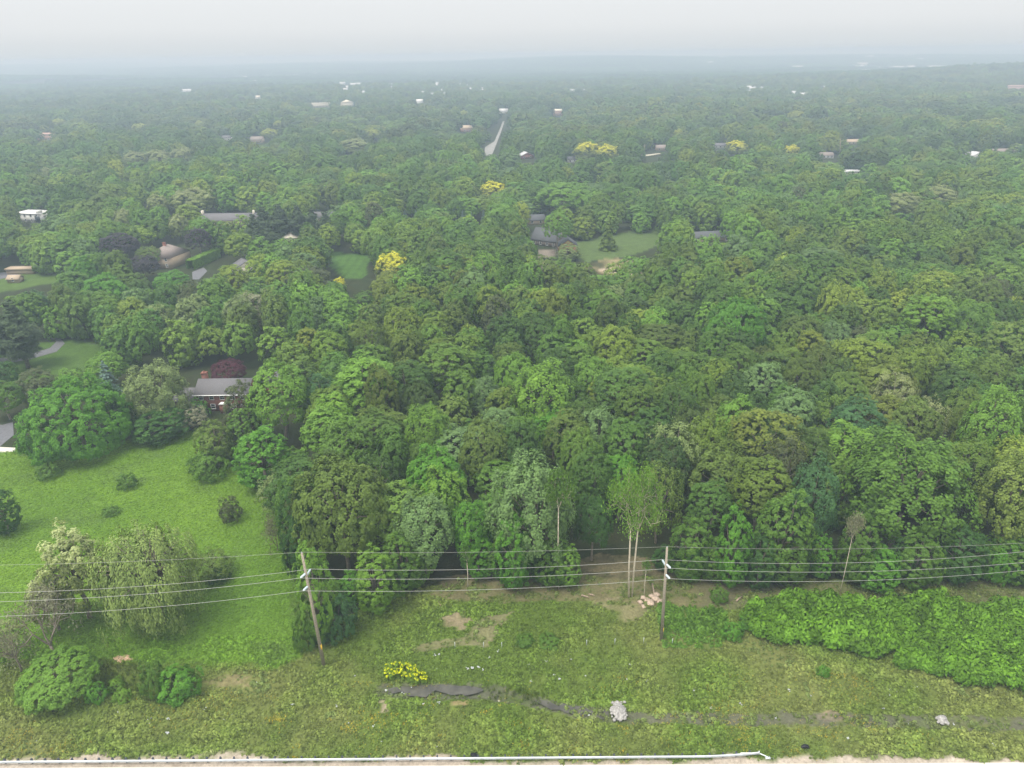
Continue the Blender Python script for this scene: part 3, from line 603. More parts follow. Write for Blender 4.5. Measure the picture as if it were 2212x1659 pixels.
house(700, 456, 12, 9, 3.5, 5.6, M_tan, M_shingle, 'small grey roof right of the dark pines', prot=(690, 708, 455, 461))
house(627, 500, 9, 8, 3.0, 5.0, M_palewall, M_palewall, 'cream cottage half hidden under the dark pines', prot=(615, 636, 500, 512), wins=2)
house(1157, 462, 10, 7, 3.2, 5.6, M_tan, M_dark_roof, 'small tan house with dark grey roof beyond the large pale tree', prot=(1143, 1170, 448, 474), wins=2, yaw=6)
hd = house(1186, 492, 15, 11, 3.6, 8.4, M_brown_roof, M_dark_roof, 'dark-roofed house with white gable trim by the green field', yaw=-32, prot=(1165, 1200, 492, 535), wins=4, along='x')
house(1226, 512, 9, 8, 4.2, 7.2, M_orange, M_dark_roof, 'orange-walled gable house at the edge of the green field', yaw=0, along='y', prot=(1222, 1244, 512, 532), wins=1)
house(1528, 498, 22, 12, 3.2, 4.9, M_tan, M_dark_roof, 'long dark roof showing behind the border of the wood', yaw=9, prot=(1502, 1556, 496, 507), wins=4)
house(1136, 327, 12, 9, 3.4, 6.0, M_brick, M_metalroof, 'brick house with bright white roof near the straight street', yaw=18, along='y', prot=(1122, 1150, 326, 346), wins=2)
house(1236, 337, 8, 8, 3.2, 5.2, M_white, M_dark_roof, 'white house peeping out left of the broad yellow pair', prot=(1229, 1240, 337, 348), wins=2)
house(1408, 333, 24, 4, .5, .9, M_palewall, M_palewall, 'long pale low roof right of the broad yellow pair', yaw=38, kind='flat', wins=0, prot=(1393, 1425, 330, 346), name='low_building', cat='building')
house(1782, 328, 14, 9, 3.2, 5.4, M_white, M_brown_roof, 'white-porched house right of the small rounded yellow tree', prot=(1772, 1796, 328, 341), wins=4)
house(1842, 300, 12, 8, 3.2, 5.2, M_palewall, M_tan, 'pale house among trees right of the white-porched one', prot=(1836, 1856, 300, 312), wins=3)
house(1838, 367, 14, 8, 2.6, 3.6, M_palewall, M_metalroof, 'low pale building just above the wood on the right', prot=(1830, 1848, 366, 372), kind='flat', name='low_building', cat='building')
house(2106, 326, 13, 9, 3.2, 6.0, M_white, M_metalroof, 'white gabled house at the far right', yaw=25, prot=(2095, 2114, 326, 336), along='y', wins=2)
house(2165, 320, 24, 9, 3.2, 5.0, M_tan, M_brown_roof, 'brown-roofed house right of the white gabled one', prot=(2150, 2180, 320, 326), wins=4)
house(1555, 308, 12, 8, 3, 5.2, M_white, M_shingle, 'white and grey house left of the yellow-green flowering tree', prot=(1545, 1565, 308, 322), wins=3)
house(1430, 312, 12, 8, 3, 5.6, M_tan, M_brown_roof, 'brown house behind the broad yellow pair', prot=(1420, 1440, 312, 318), wins=2)
house(690, 222, 50, 16, 7, 8, M_palewall, M_palewall, 'long cream flat-roofed building far left of the street', kind='flat', prot=(676, 712, 221, 232), wins=8, name='far_building', cat='building')
house(748, 215, 22, 22, 9, 14, M_palewall, M_palewall, 'cream hall with a raised square tower in the far suburb', kind='hip', prot=(735, 768, 216, 228), wins=3, name='far_building', cat='building')
house(103, 287, 22, 12, 6, 8, M_pink, M_pink, 'pinkish flat-roofed building in the left distance', kind='flat', prot=(90, 116, 287, 300), wins=4, name='far_building', cat='building')
house(907, 214, 14, 10, 7, 9.5, M_white, M_white, 'bright white house far left of the street', prot=(900, 914, 214, 220), wins=2)
house(404, 192, 42, 16, 5, 9, M_white, M_metalroof, 'bright white long roof far away on the left', yaw=15, prot=(392, 414, 191, 198), wins=3, name='far_building', cat='building')
house(557, 206, 16, 12, 6, 9, M_palewall, M_palewall, 'cream house in haze left of the cream buildings', prot=(552, 563, 206, 213), wins=2)
house(1205, 235, 14, 12, 8, 10, M_pink, M_palewall, 'pale tall house just right of the street far end', prot=(1197, 1212, 233, 250), wins=2)
house(1088, 234, 14, 12, 5, 8, M_white, M_metalroof, 'white house closing the far end of the straight street', prot=(1083, 1096, 234, 243), wins=2)
house(1007, 270, 14, 9, 5, 8, M_pink, M_tan, 'orange-tan house left of the straight street', prot=(1000, 1016, 270, 284), wins=2, yaw=20)
house(555, 294, 14, 10, 4, 7, M_tan, M_brown_roof, 'brown house in the left middle distance beyond pale crowns', prot=(548, 566, 294, 303), wins=3)
house(490, 292, 12, 9, 4, 6, M_white, M_shingle, 'small white house left of the brown one in the distance', prot=(485, 497, 293, 298), wins=2)
house(2196, 180, 60, 20, 9, 11, M_pink, M_pink, 'long dull red building on the right-hand ridge', kind='flat', prot=(2178, 2212, 180, 191), wins=6, name='far_building', cat='building')
house(45, 576, 12, 4, 2.2, 3.0, M_tan, M_tan, 'low cream wall building under trees above the left lawn', kind='flat', prot=(25, 60, 574, 582), wins=0, name='garden_building', cat='building')
house(30, 592, 5, 4, 2.2, 3.4, M_tan, M_tan, 'small tan shed at the edge of the left lawn', prot=(22, 42, 590, 602), wins=1, name='garden_shed', cat='shed')
house(525, 560, 10, 8, 3.2, 5.8, M_palewall, M_shingle, 'grey gabled house behind the egg-shaped tree', yaw=30, along='y', prot=(516, 532, 560, 580), wins=2)
# far-off suburb roofs, too far away to tell one from another
fg = 'pale far-off rooftops scattered in the haze'; fgl = 'tiny pale rooftop far off among hazy suburban trees'
frng = np.random.default_rng(5); proto_far = None; FARH = []
clusters = [(560, 165, 60, 10, 16), (640, 160, 60, 8, 14), (720, 162, 50, 6, 12), (900, 150, 90, 5, 16), (1500, 155, 120, 12, 12), (1700, 125, 180, 5, 12), (2020, 130, 170, 7, 26), (1100, 190, 200, 14, 14), (1650, 190, 140, 14, 10), (780, 190, 80, 12, 8)]
farw = simple("far_wall", (0.55, 0.54, 0.52), 0.8, .5, 0.1)
for cx, cyy, sx, sy, n in clusters:
    for i in range(n):
        px = cx + frng.uniform(-1, 1) * sx; py = cyy + frng.uniform(-1, 1) * sy
        p = at(px, py, 9)
        if not (600 < p[1] < 6500): continue
        big = py < 140
        W = frng.uniform(12, 18) * (2.8 if big else 1); Dp = frng.uniform(9, 12) * (1.8 if big else 1)
        if proto_far is None or True:
            if proto_far is None:
                mw = MB().box(-.5, .5, -.5, .5, 0, .62).gend(-.5, .5, -.5, .5, .62, .97).mesh("wall", farw); mr = MB().gable(-.5, .5, -.5, .5, .62, 1.0, th=.03, over=.04).mesh("roof", M_metalroof); proto_far = (mw, mr)
            root = bpy.data.objects.new('far_house', None); COL.objects.link(root); tag(root, fgl, 'house', fg)
            root.location = (p[0], p[1], p[2]); root.rotation_euler[2] = frng.uniform(-.6, .6); root.scale = (W, Dp, frng.uniform(9, 12) + (5 if big else 0))
            obj('wall', proto_far[0], root); obj('roof', proto_far[1], root)
            FARH.append((p[0], p[1], max(W, Dp) * .7)); PROT.append((px, py, p[1])); PROT.append((px + 1.5, py + 2, p[1]))
HX = np.array([h[:3] for h in HOUSES + FARH])

# ------------------------------------------------------------------ open ground the wood must leave visible (outlines in view coordinates)
OPEN = dict(lawn_left=[(-60, 598), (60, 590), (125, 594), (130, 604), (60, 618), (-60, 640)], lawn_striped=[(713, 549), (788, 552), (786, 594), (745, 598), (716, 574)],
            field=[(1252, 528), (1330, 510), (1400, 498), (1430, 510), (1410, 528), (1370, 545), (1320, 556), (1275, 560), (1252, 550)], street=[(1043, 330), (1066, 336), (1093, 262), (1084, 262)],
            yard=[(1165, 542), (1203, 542), (1203, 556), (1168, 556)], garden_left=[(-20, 700), (60, 745), (150, 740), (215, 752), (200, 795), (120, 800), (60, 830), (-20, 800)], drive_mid=[(425, 583), (442, 580), (440, 596), (425, 598)],
            strip=[(1505, 505), (1560, 505), (1560, 512), (1505, 512)])
for nm, pl in OPEN.items():
    xs = [a for a, _ in pl]; ys = [c for _, c in pl]
    st = 6 if nm != 'street' else 3
    gx, gy = np.meshgrid(np.arange(min(xs), max(xs), st), np.arange(min(ys), max(ys), st)); k = in_poly(gx, gy, pl)
    for a, c in zip(gx[k], gy[k]): PROT.append((a, c, at(a, c)[1]))
for t in TREES:                       # a hand-placed tree keeps its upper crown free
    x, y, dz = proj(t['p'] + [0, 0, t['H'] * .95]); wpx = t['R'] * F / dz
    if t['p'][1] < 135 and t['style'] not in ('twin', 'thin', 'feather'): continue
    for a in (-.6, -.3, 0, .3, .6):
        for c in ((0.15, .6) if t['H'] > 9.5 or t['p'][1] < 200 else (.15,)): PROT.append((x + a * wpx, y + c * wpx, t['p'][1]))
PROT = np.array(PROT)
WOOD = [(650, 1300), (700, 1330), (820, 1310), (950, 1262), (1200, 1250), (1290, 1205), (1400, 1205), (1500, 1250), (1800, 1262), (2300, 1262), (5000, 1240), (5000, 60), (-3000, 60), (-3000, 860), (-300, 860), (0, 845), (60, 800), (180, 815), (420, 795), (590, 790), (655, 850), (668, 950), (690, 1020), (700, 1060), (645, 1160)]
HT = np.array([[t['p'][0], t['p'][1], t['R']] for t in TREES])
AUTO = []
wr = np.random.default_rng(77); y = 100.0; row = 0
while y < 2300:
    s = 10.0 if y < 260 else 11.2 if y < 420 else 13.2 if y < 800 else 16.5 if y < 1400 else 18.5 if y < 1400 else 14.5
    xm = .80 * y + 40
    xs = np.arange(-xm, xm, s) + (row % 2) * s / 2; xs = xs + wr.uniform(-.28, .28, len(xs)) * s; ys = y + wr.uniform(-.27, .27, len(xs)) * s
    zs = hill(xs, ys)
    for x0, y0, z0 in zip(xs, ys, zs):
        p = np.array([x0, y0, z0]); bx, by, dz = proj(p)
        if not in_poly(bx, by, WOOD): continue
        sub = vnoise(x0, y0, 60, 3)
        big = wr.random()
        R = s * (.46 + .13 * wr.random()) * (1.35 if big > .84 else .82 if big < .12 else 1.0)
        H = 12.8 + 6.0 * vnoise(x0, y0, 38, 9) + wr.normal() * 1.9 + (1.5 if big > .86 else 0)
        if y0 > 430 and sub < .35: H *= .72
        if y0 > 430 and wr.random() < .10: continue
        if y0 > 430: H += 4.5 * (wr.random() - .2)
        if len(HT) and (np.hypot(HT[:, 0] - x0, HT[:, 1] - y0) < .62 * HT[:, 2] + .45 * R).any(): continue
        if (np.hypot(HX[:, 0] - x0, HX[:, 1] - y0) < HX[:, 2] + R * .8).any(): continue
        tx, ty, tz = proj(p + [0, 0, H]); wpx = R * F / tz
        near = PROT[(PROT[:, 2] > y0 - R * .5)]
        if ((np.abs(near[:, 0] - (tx + bx) / 2) < .82 * wpx) & (near[:, 1] > ty + .05 * wpx) & (near[:, 1] < by)).any(): continue
        AUTO.append(dict(p=p, R=R, H=H, tx=tx, ty=ty, w=2 * wpx, hand=False))
    y += s * .866; row += 1
print("auto trees", len(AUTO), "hand", len(TREES))
# kinds and colours through the wood
ST = ['round', 'spiky', 'tall', 'broad', 'feather', 'sparse', 'spruce']
for t in AUTO:
    x0, y0, _ = t['p']; n1 = fbm(x0, y0, 70, 21, 3); n2 = wr.random(); right = np.clip((t['tx'] - 1300) / 900, 0, 1)
    t['style'] = ST[int(wr.choice(7, p=[.34, .27, .20, .11, .04, .03, .01]))]
    base = np.array(TINT['mid']); v = (n1 - .5) * 1.6 + (n2 - .5) * 1.0
    c = base * np.clip(1 + .55 * v, .45, 2)
    yel = max(0, wr.normal() * .45 + .18 + .25 * right + (vnoise(x0, y0, 45, 31) - .5) * .9)
    c = c * np.array([1 + .85 * yel, 1 + .28 * yel, 1 + .1 * yel])
    blu = max(0, -wr.normal() * .3 + (vnoise(x0, y0, 120, 41) - .55)); c = c * np.array([1 - .1 * blu, 1, 1 + .5 * blu])
    q = wr.random()
    if q < .035: c = np.array(TINT['olive']) * wr.uniform(.8, 1.25)
    elif q < .06: c = np.array(TINT['silvery']) * wr.uniform(.75, 1.0)
    elif q < .12: c = np.array(TINT['light']) * wr.uniform(.9, 1.2)
    elif q < .125: c = np.array(TINT['brownred']) * wr.uniform(.8, 1.1)
    t['rgb'] = np.clip(c, .012, .6)
AP = np.array([[*t['p'][:2]] for t in AUTO] + [[q[0], q[1]] for q in HT])
for t in AUTO:                        # trees with nothing in front of them keep leaves down to the ground
    if t['p'][1] > 1100: continue
    dx = AP[:, 0] - t['p'][0]; dy = t['p'][1] - AP[:, 1]
    n_ = ((np.abs(dx) < 7.5) & (dy > 2) & (dy < 15)).sum()
    t['skirt'] = n_ == 0
    if n_ == 0 and t['style'] in ('round', 'tall', 'spiky', 'broad'): t['style'] = 'edge'; t['R'] *= 1.1
TXY = np.array([[t['tx'], t['ty'] + t['w'] * .25] for t in AUTO]); used = set()
for sx, sy, tn, stl in SPOTS:
    d = np.hypot(TXY[:, 0] - sx, TXY[:, 1] - sy)
    for j in np.argsort(d)[:6]:
        if j not in used and d[j] < 60:
            used.add(j); t = AUTO[j]; t['rgb'] = np.array(TINT[tn]) * wr.uniform(.9, 1.1); t['style'] = stl; t['spot'] = tn
            k = 1.25 if stl in ('broad', 'feather') else 1.12; t['R'] *= k; t['H'] = t['H'] * 1.05 + .8; break
# ------------------------------------------------------------------ put the trees up
def put_tree(t, name, i):
    fam = PR[t['style']]; pr = fam[(t.get('var') if t.get('var') is not None else i) % len(fam)]
    root = bpy.data.objects.new(name, None); COL.objects.link(root)
    p = t['p']; root.location = (p[0], p[1], p[2]); root.rotation_euler[2] = t['yaw'] if t.get('yaw') is not None else (i * 2.399) % 6.283
    k = t['R'] / pr['R']; root.scale = (k, k * (1 + .12 * math.sin(i * 1.7)), t['H'] / pr['H'])
    rgb = t['rgb'] if 'rgb' in t else TINT[t['tint']]
    c = obj('crown', pr['c'], root); c.color = (*[float(v) for v in rgb], 1)
    obj('trunk', pr['t'], root); return root
for i, t in enumerate(TREES):
    o = put_tree(t, t['name'], i); lab = t['label']
    if lab is None: lab = 'small blue-green conical spruce in a far garden' if 'spruce' in t['name'] else 'dark tall pine in the dense clump around the grey-roofed house'
    tag(o, lab, t['cat'], t['group'])
NH = sum(1 for t in TREES if t['name'] != 'shrub')
vis = [j for j, t in enumerate(AUTO) if -20 < t['tx'] < 2232 and 90 < t['ty'] + 15 and t['ty'] < 1640]
vis.sort(key=lambda j: -AUTO[j]['w'] * (1.25 if 'spot' in AUTO[j] else 1)); ind = vis[:max(0, 298 - NH)]
LM = [('left utility pole', 655, 1215), ('right utility pole', 1441, 1200), ('silvery cottonwood', 1150, 1070), ('twin pale trunks', 1362, 1120), ('olive corner dome', 740, 1080), ('brightest yellow tree', 843, 578), ('lime crown mid-wood', 1165, 838),
      ('big yellow-green crown', 1190, 655), ('golden crown', 1640, 955), ('pale straw crown', 1965, 830), ('yellow-green crown pair', 1840, 660), ('huge feathery tree', 1960, 1060), ('yellow-flecked border tree', 2190, 1010),
      ('brick house', 470, 840), ('egg-shaped tree', 612, 600), ('green field', 1340, 550), ('huge maple', 150, 910), ('tall layered pine', 62, 720), ('lime crown cluster', 2030, 640), ('silvery pair of crowns', 1065, 900), ('olive broad crown', 1570, 890), ('bright fresh crown', 1350, 985), ('long dark roof', 1528, 503), ('blue-green tall crown', 1860, 900)]
sect = ['right of', 'behind and right of', 'behind', 'behind and left of', 'left of', 'in front and left of', 'in front of', 'in front and right of']
ordw = ['nearest', 'second', 'third', 'fourth', 'fifth', 'sixth', 'seventh', 'eighth', 'ninth', 'tenth', 'eleventh', 'twelfth', 'thirteenth', 'fourteenth', 'fifteenth', 'sixteenth']
cells = {}
for j in ind:
    t = AUTO[j]; x, y = t['tx'], t['ty'] + t['w'] * .25
    ds = [math.hypot(x - a, y - b) for _, a, b in LM]; k = int(np.argmin(ds)); ang = math.degrees(math.atan2(LM[k][2] - y, x - LM[k][1])) % 360
    cells.setdefault((k, int(((ang + 22.5) % 360) // 45)), []).append((ds[k], j))
tn_l = list(TWORD); tv = np.log(np.array([TINT[k] for k in tn_l]))
for (k, s), L in cells.items():
    L.sort()
    for r, (_, j) in enumerate(L):
        t = AUTO[j]; o = put_tree(t, 'forest_tree', j)
        tw = TWORD[tn_l[int(np.argmin(((tv - np.log(t['rgb'])) ** 2).sum(1)))]]
        lb = f"{tw} {SWORD[t['style']]} tree in the wood, {ordw[min(r, 15)]} {sect[s]} the {LM[k][0]}"
        if len(lb.replace('-', ' ').split()) > 16: lb = lb.replace(' tree in the wood,', ' tree,')
        tag(o, lb, 'tree', 'trees of the wood')

# the rest of the wood, as one mass
def scatter(name, P, tint, scl, rot, idx, protos, label=None):
    me = bpy.data.meshes.new(name); n = len(P); me.vertices.add(n); me.vertices.foreach_set('co', np.asarray(P, np.float32).ravel())
    def A(k, ty, v, f='value'): a = me.attributes.new(k, ty, 'POINT'); a.data.foreach_set(f, v)
    A('tint', 'FLOAT_COLOR', np.c_[tint, np.ones(n)].astype(np.float32).ravel(), 'color'); A('scl', 'FLOAT_VECTOR', np.asarray(scl, np.float32).ravel(), 'vector')
    A('rot', 'FLOAT_VECTOR', np.asarray(rot, np.float32).ravel(), 'vector'); A('idx', 'INT', np.asarray(idx, np.int32))
    o = obj(name, me); tag(o, label, None, None, 'stuff')
    ng = bpy.data.node_groups.new(name + "_nodes", 'GeometryNodeTree'); ng.is_modifier = True
    ng.interface.new_socket('Geometry', in_out='INPUT', socket_type='NodeSocketGeometry'); ng.interface.new_socket('Geometry', in_out='OUTPUT', socket_type='NodeSocketGeometry')
    N = ng.nodes; gi = N.new('NodeGroupInput'); go = N.new('NodeGroupOutput'); ip = N.new('GeometryNodeInstanceOnPoints'); jn = N.new('GeometryNodeJoinGeometry')
    for me_p in reversed(protos):
        src = bpy.data.objects.new(name + "_source", me_p)
        oi = N.new('GeometryNodeObjectInfo'); oi.transform_space = 'ORIGINAL'; oi.inputs['Object'].default_value = src; oi.inputs['As Instance'].default_value = False
        gt = N.new('GeometryNodeGeometryToInstance'); ng.links.new(oi.outputs['Geometry'], gt.inputs[0]); ng.links.new(gt.outputs[0], jn.inputs[0])
    def na(k, ty):
        a = N.new('GeometryNodeInputNamedAttribute'); a.data_type = ty; a.inputs[0].default_value = k; return next(q for q in a.outputs if q.enabled)
    ng.links.new(gi.outputs[0], ip.inputs['Points']); ng.links.new(jn.outputs[0], ip.inputs['Instance'])
    ip.inputs['Pick Instance'].default_value = True
    ng.links.new(na('idx', 'INT'), ip.inputs['Instance Index']); ng.links.new(na('scl', 'FLOAT_VECTOR'), ip.inputs['Scale'])
    e = N.new('FunctionNodeEulerToRotation'); ng.links.new(na('rot', 'FLOAT_VECTOR'), e.inputs[0]); ng.links.new(e.outputs[0], ip.inputs['Rotation'])
    ng.links.new(ip.outputs[0], go.inputs[0])
    md = o.modifiers.new('scatter', 'NODES'); md.node_group = ng; return o
rest = [t for j, t in enumerate(AUTO) if j not in set(ind)]
# farther still: open-order canopy out to the horizon
FP = []; y = 2300.0
while y < 8500:
    s = 17 if y < 3400 else 26; xm = .8 * y; xs = np.arange(-xm, xm, s); xs = xs + wr.uniform(-.4, .4, len(xs)) * s; ys = y + wr.uniform(-.4, .4, len(xs)) * s
    FP.append(np.stack([xs, ys, hill(xs, ys), np.full(len(xs), s)], 1)); y += s * 1.0
FP = np.concatenate(FP)
keep = fbm(FP[:, 0], FP[:, 1], 420, 55, 3) > .36; FP = FP[keep]
hx = HX[HX[:, 1] > 2000]
for h in hx: FP = FP[np.hypot(FP[:, 0] - h[0], (FP[:, 1] - h[1] + 12) * .35) > h[2] + 14]
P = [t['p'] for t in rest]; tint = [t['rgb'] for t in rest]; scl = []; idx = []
for i, t in enumerate(rest):
    y0 = t['p'][1]
    if y0 < 900:
        k = [0, 1, 2, 3, 4][i % 5] if t['style'] not in ('spruce', 'pine', 'edge') else 6 if t['style'] == 'edge' else 5; R0, H0 = (5.2, 15) if k < 3 or k == 6 else (4.8, 17)
    else: k = 7 + i % 4; R0, H0 = 5.5, 15
    idx.append(k); scl.append((t['R'] / R0, t['R'] / R0, t['H'] / H0))
P = np.array(P); tint = np.array(tint); fd = np.clip((P[:, 1] - 500) / 500, 0, 1)[:, None]; tint = tint * (1 - fd * np.array([.12, .22, -.35]))  # crowns tinted darker and bluer with distance: shade and haze put into the colour
n = len(FP); v = (fbm(FP[:, 0], FP[:, 1], 200, 61, 3) - .5)[:, None] * 1.4 + wr.normal(size=(n, 1)) * .22
tf = np.array([.040, .080, .019]) * np.clip(1 + v, .4, 2)
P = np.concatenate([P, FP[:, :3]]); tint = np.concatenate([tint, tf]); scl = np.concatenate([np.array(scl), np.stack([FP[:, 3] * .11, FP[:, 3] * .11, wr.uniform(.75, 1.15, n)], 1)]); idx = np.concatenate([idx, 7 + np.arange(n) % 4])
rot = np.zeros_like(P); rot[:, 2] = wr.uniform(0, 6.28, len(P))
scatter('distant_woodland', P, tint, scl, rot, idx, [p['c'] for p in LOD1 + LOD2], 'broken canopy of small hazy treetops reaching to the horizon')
print("far instances", len(P))

# ------------------------------------------------------------------ the ground: one sheet out to the horizon
def axis(segs):
    a = [segs[0][0]]
    for lo, hi, st in segs:
        while a[-1] < hi - 1e-6: a.append(min(hi, a[-1] + st))
    return np.array(a)
ya = axis([(-300, 40, 20), (40, 62, 2), (62, 118, .4), (118, 250, 1.2), (250, 520, 4), (520, 1500, 20), (1500, 10500, 150)])
xh = axis([(0, 100, .8), (100, 220, 3), (220, 700, 15), (700, 9000, 120)]); xa = np.concatenate([-xh[:0:-1], xh])
GX, GY = np.meshgrid(xa, ya); gx = GX.ravel(); gy = GY.ravel()
wx = gx + (fbm(gx, gy, 9, 1) - .5) * 5; wy = gy + (fbm(gx, gy, 9, 2) - .5) * 4
wx2 = gx + (fbm(gx, gy, 2.2, 5) - .5) * 2.2; wy2 = gy + (fbm(gx, gy, 2.2, 6) - .5) * 1.6
def lerp(a, b, m): return a + (b - a) * m[:, None]
n0 = fbm(gx, gy, 14, 3); n1 = fbm(gx, gy, 3, 8); n2 = fbm(gx, gy, .9, 12, 2)
col = lerp(np.tile([.035, .034, .018], (len(gx), 1)), np.array([.03, .05, .014]), n1)
MEADOW = gpoly([(-900, 985), (40, 975), (150, 990), (270, 950), (430, 925), (500, 1000), (560, 1060), (640, 1075), (700, 960), (715, 1010), (650, 1150), (640, 1250), (660, 1400), (600, 1440), (300, 1440), (130, 1420), (-900, 1440)])
def soft(poly, k=0):
    m = np.zeros(len(gx))
    for a in range(3): m += in_poly(wx + (a - 1) * .9, wy + (a - 1) * .5, poly) / 3.0
    return m
bank = in_poly(wx, wy, gpoly([(-2500, 1395), (300, 1400), (640, 1400), (830, 1290), (960, 1255), (1200, 1245), (1400, 1240), (2212, 1255), (4500, 1255), (4500, 1800), (-2500, 1800)])).astype(float)
gb = lerp(np.tile([.090, .138, .022], (len(gx), 1)), np.array([.155, .165, .052]), np.clip((n0 - .42) * 2.2, 0, 1)); gb = gb * (0.72 + .42 * n2)[:, None]
col = lerp(col, gb, bank)
gm = lerp(np.tile([.080, .152, .015], (len(gx), 1)), np.array([.104, .184, .017]), np.clip((fbm(gx, gy, 22, 14) - .3) * 2.2, 0, 1)); gm = gm * (.88 + .24 * n1)[:, None]
gm = lerp(gm, np.array([.075, .12, .03]), np.clip((fbm(gx, gy * 1.6, 8, 19) - .58) * 4, 0, 1) * .6)
col = lerp(col, gm, soft(MEADOW))
for pl, c, am in [([(960, 1245), (1200, 1225), (1290, 1195), (1420, 1205), (1500, 1250), (1650, 1262), (1560, 1310), (1420, 1312), (1300, 1295), (1150, 1300), (1000, 1300), (930, 1290)], (.15, .125, .07), .8),
                  ([(1500, 1255), (2212, 1255), (3000, 1255), (3000, 1300), (2212, 1305), (1900, 1300), (1700, 1300), (1520, 1320)], (.12, .115, .06), .75), ([(945, 1335), (990, 1320), (1030, 1335), (1000, 1362), (960, 1352)], (.25, .19, .13), .75),
                  ([(1000, 1375), (1050, 1330), (1110, 1320), (1080, 1360), (1060, 1395), (1000, 1395), (940, 1405), (895, 1405), (900, 1395), (960, 1385)], (.21, .17, .11), .6), ([(1270, 1300), (1345, 1285), (1420, 1320), (1340, 1345), (1330, 1320)], (.22, .18, .11), .6),
                  ([(255, 1415), (290, 1412), (290, 1425), (262, 1428)], (.40, .28, .2), .9), ([(440, 1470), (530, 1455), (560, 1480), (470, 1490)], (.22, .17, .1), .6), ([(820, 1508), (836, 1508), (832, 1538), (820, 1538)], (.36, .28, .21), .95),
                  ([(1755, 1545), (1800, 1535), (1860, 1550), (1800, 1562)], (.34, .25, .17), .8), ([(979, 1478), (1010, 1488), (985, 1500), (978, 1490)], (.3, .22, .12), .7), ([(980, 1515), (1010, 1515), (1000, 1528), (978, 1525)], (.33, .23, .13), .7),
                  ([(820, 1475), (1060, 1478), (1160, 1505), (1330, 1535), (1480, 1540), (1700, 1538), (2212, 1548), (3200, 1570), (3200, 1595), (2212, 1582), (1800, 1568), (1480, 1566), (1330, 1562), (1200, 1540), (1060, 1512), (830, 1510)], (.10, .095, .075), .8)]:
    P_ = gpoly(pl); m = in_poly(wx2, wy2, P_) * am * np.clip((n2 * .6 + n1 * .5 - .28) * 3.2, 0, 1); col = lerp(col, np.array(c), np.clip(m, 0, 1))
sh = gpoly([(-300, 1628), (600, 1620), (1106, 1624), (1450, 1622), (1700, 1618), (2500, 1622)]); sh = [(p[0], p[1] - .75) for p in sh]; yl = np.interp(gx, [p[0] for p in sh], [p[1] for p in sh]) + (fbm(gx, gy * 2, 5, 31) - .5) * 3.0 + (n2 - .5) * 1.2
sand = np.clip((yl - gy) / .8, 0, 1); col = lerp(col, lerp(np.tile([.31, .255, .20], (len(gx), 1)), np.array([.44, .38, .31]), n1), sand)
for nm, c in [('lawn_left', (.075, .125, .025)), ('lawn_striped', (.060, .125, .022)), ('field', (.075, .115, .032)), ('garden_left', (.060, .11, .020))]:
    pl = OPEN[nm]; cx_, cy_ = np.mean([a for a, _ in pl]), np.mean([b for _, b in pl]); big = gpoly([(cx_ + (a - cx_) * 1.25, cy_ + (b - cy_) * 1.2) for a, b in pl])
    col = lerp(col, np.array(c) * 1.0, in_poly(wx, wy, big).astype(float))
st_ = in_poly(gx, gy, gpoly(OPEN['lawn_striped'])); col[st_] *= (1 + .07 * np.sign(np.sin(gx[st_] * 1.55)))[:, None]
for pl, c in [([(1268, 572), (1320, 556), (1365, 565), (1420, 600), (1300, 600), (1262, 590)], (.27, .22, .12)), ([(1290, 578), (1345, 575), (1400, 600), (1320, 600)], (.46, .36, .27)), ([(1160, 540), (1205, 540), (1205, 556), (1165, 556)], (.24, .20, .16)),
              ([(1150, 566), (1200, 562), (1200, 580), (1150, 580)], (.26, .21, .14))]:
    col = lerp(col, np.array(c), in_poly(wx, wy, gpoly(pl)) * np.clip((fbm(gx, gy, 12, 44) - .3) * 3, .1, .9))
gz = hill(gx, gy); nx_, ny_ = len(xa), len(ya)
ii = (np.arange(ny_ - 1)[:, None] * nx_ + np.arange(nx_ - 1)[None, :]).ravel(); Qg = np.stack([ii, ii + 1, ii + 1 + nx_, ii + nx_], 1)
M_ground, n = newmat("ground")
ga = n.nodes.new("ShaderNodeAttribute"); ga.attribute_name = 'gcol'; geo = n.nodes.new("ShaderNodeNewGeometry")
na_ = n.nodes.new("ShaderNodeTexNoise"); na_.inputs['Scale'].default_value = 2.2; na_.inputs['Detail'].default_value = 8; na_.inputs['Roughness'].default_value = .7; n.links.new(geo.outputs['Position'], na_.inputs['Vector'])
nb_ = n.nodes.new("ShaderNodeTexNoise"); nb_.inputs['Scale'].default_value = .35; nb_.inputs['Detail'].default_value = 6; n.links.new(geo.outputs['Position'], nb_.inputs['Vector'])
m1 = n.nodes.new("ShaderNodeMapRange"); m1.inputs[1].default_value = .3; m1.inputs[2].default_value = .7; m1.inputs[3].default_value = .62; m1.inputs[4].default_value = 1.38; n.links.new(na_.outputs[0], m1.inputs[0])
m2 = n.nodes.new("ShaderNodeMapRange"); m2.inputs[1].default_value = .3; m2.inputs[2].default_value = .7; m2.inputs[3].default_value = .85; m2.inputs[4].default_value = 1.15; n.links.new(nb_.outputs[0], m2.inputs[0])
mm = n.nodes.new("ShaderNodeMath"); mm.operation = 'MULTIPLY'; n.links.new(m1.outputs[0], mm.inputs[0]); n.links.new(m2.outputs[0], mm.inputs[1])
vm = n.nodes.new("ShaderNodeVectorMath"); vm.operation = 'SCALE'; n.links.new(ga.outputs['Color'], vm.inputs[0]); n.links.new(mm.outputs[0], vm.inputs['Scale'])
pb = n.nodes.new("ShaderNodeBsdfPrincipled"); pb.inputs['Roughness'].default_value = .95; pb.inputs['Specular IOR Level'].default_value = .1; n.links.new(vm.outputs[0], pb.inputs['Base Color'])
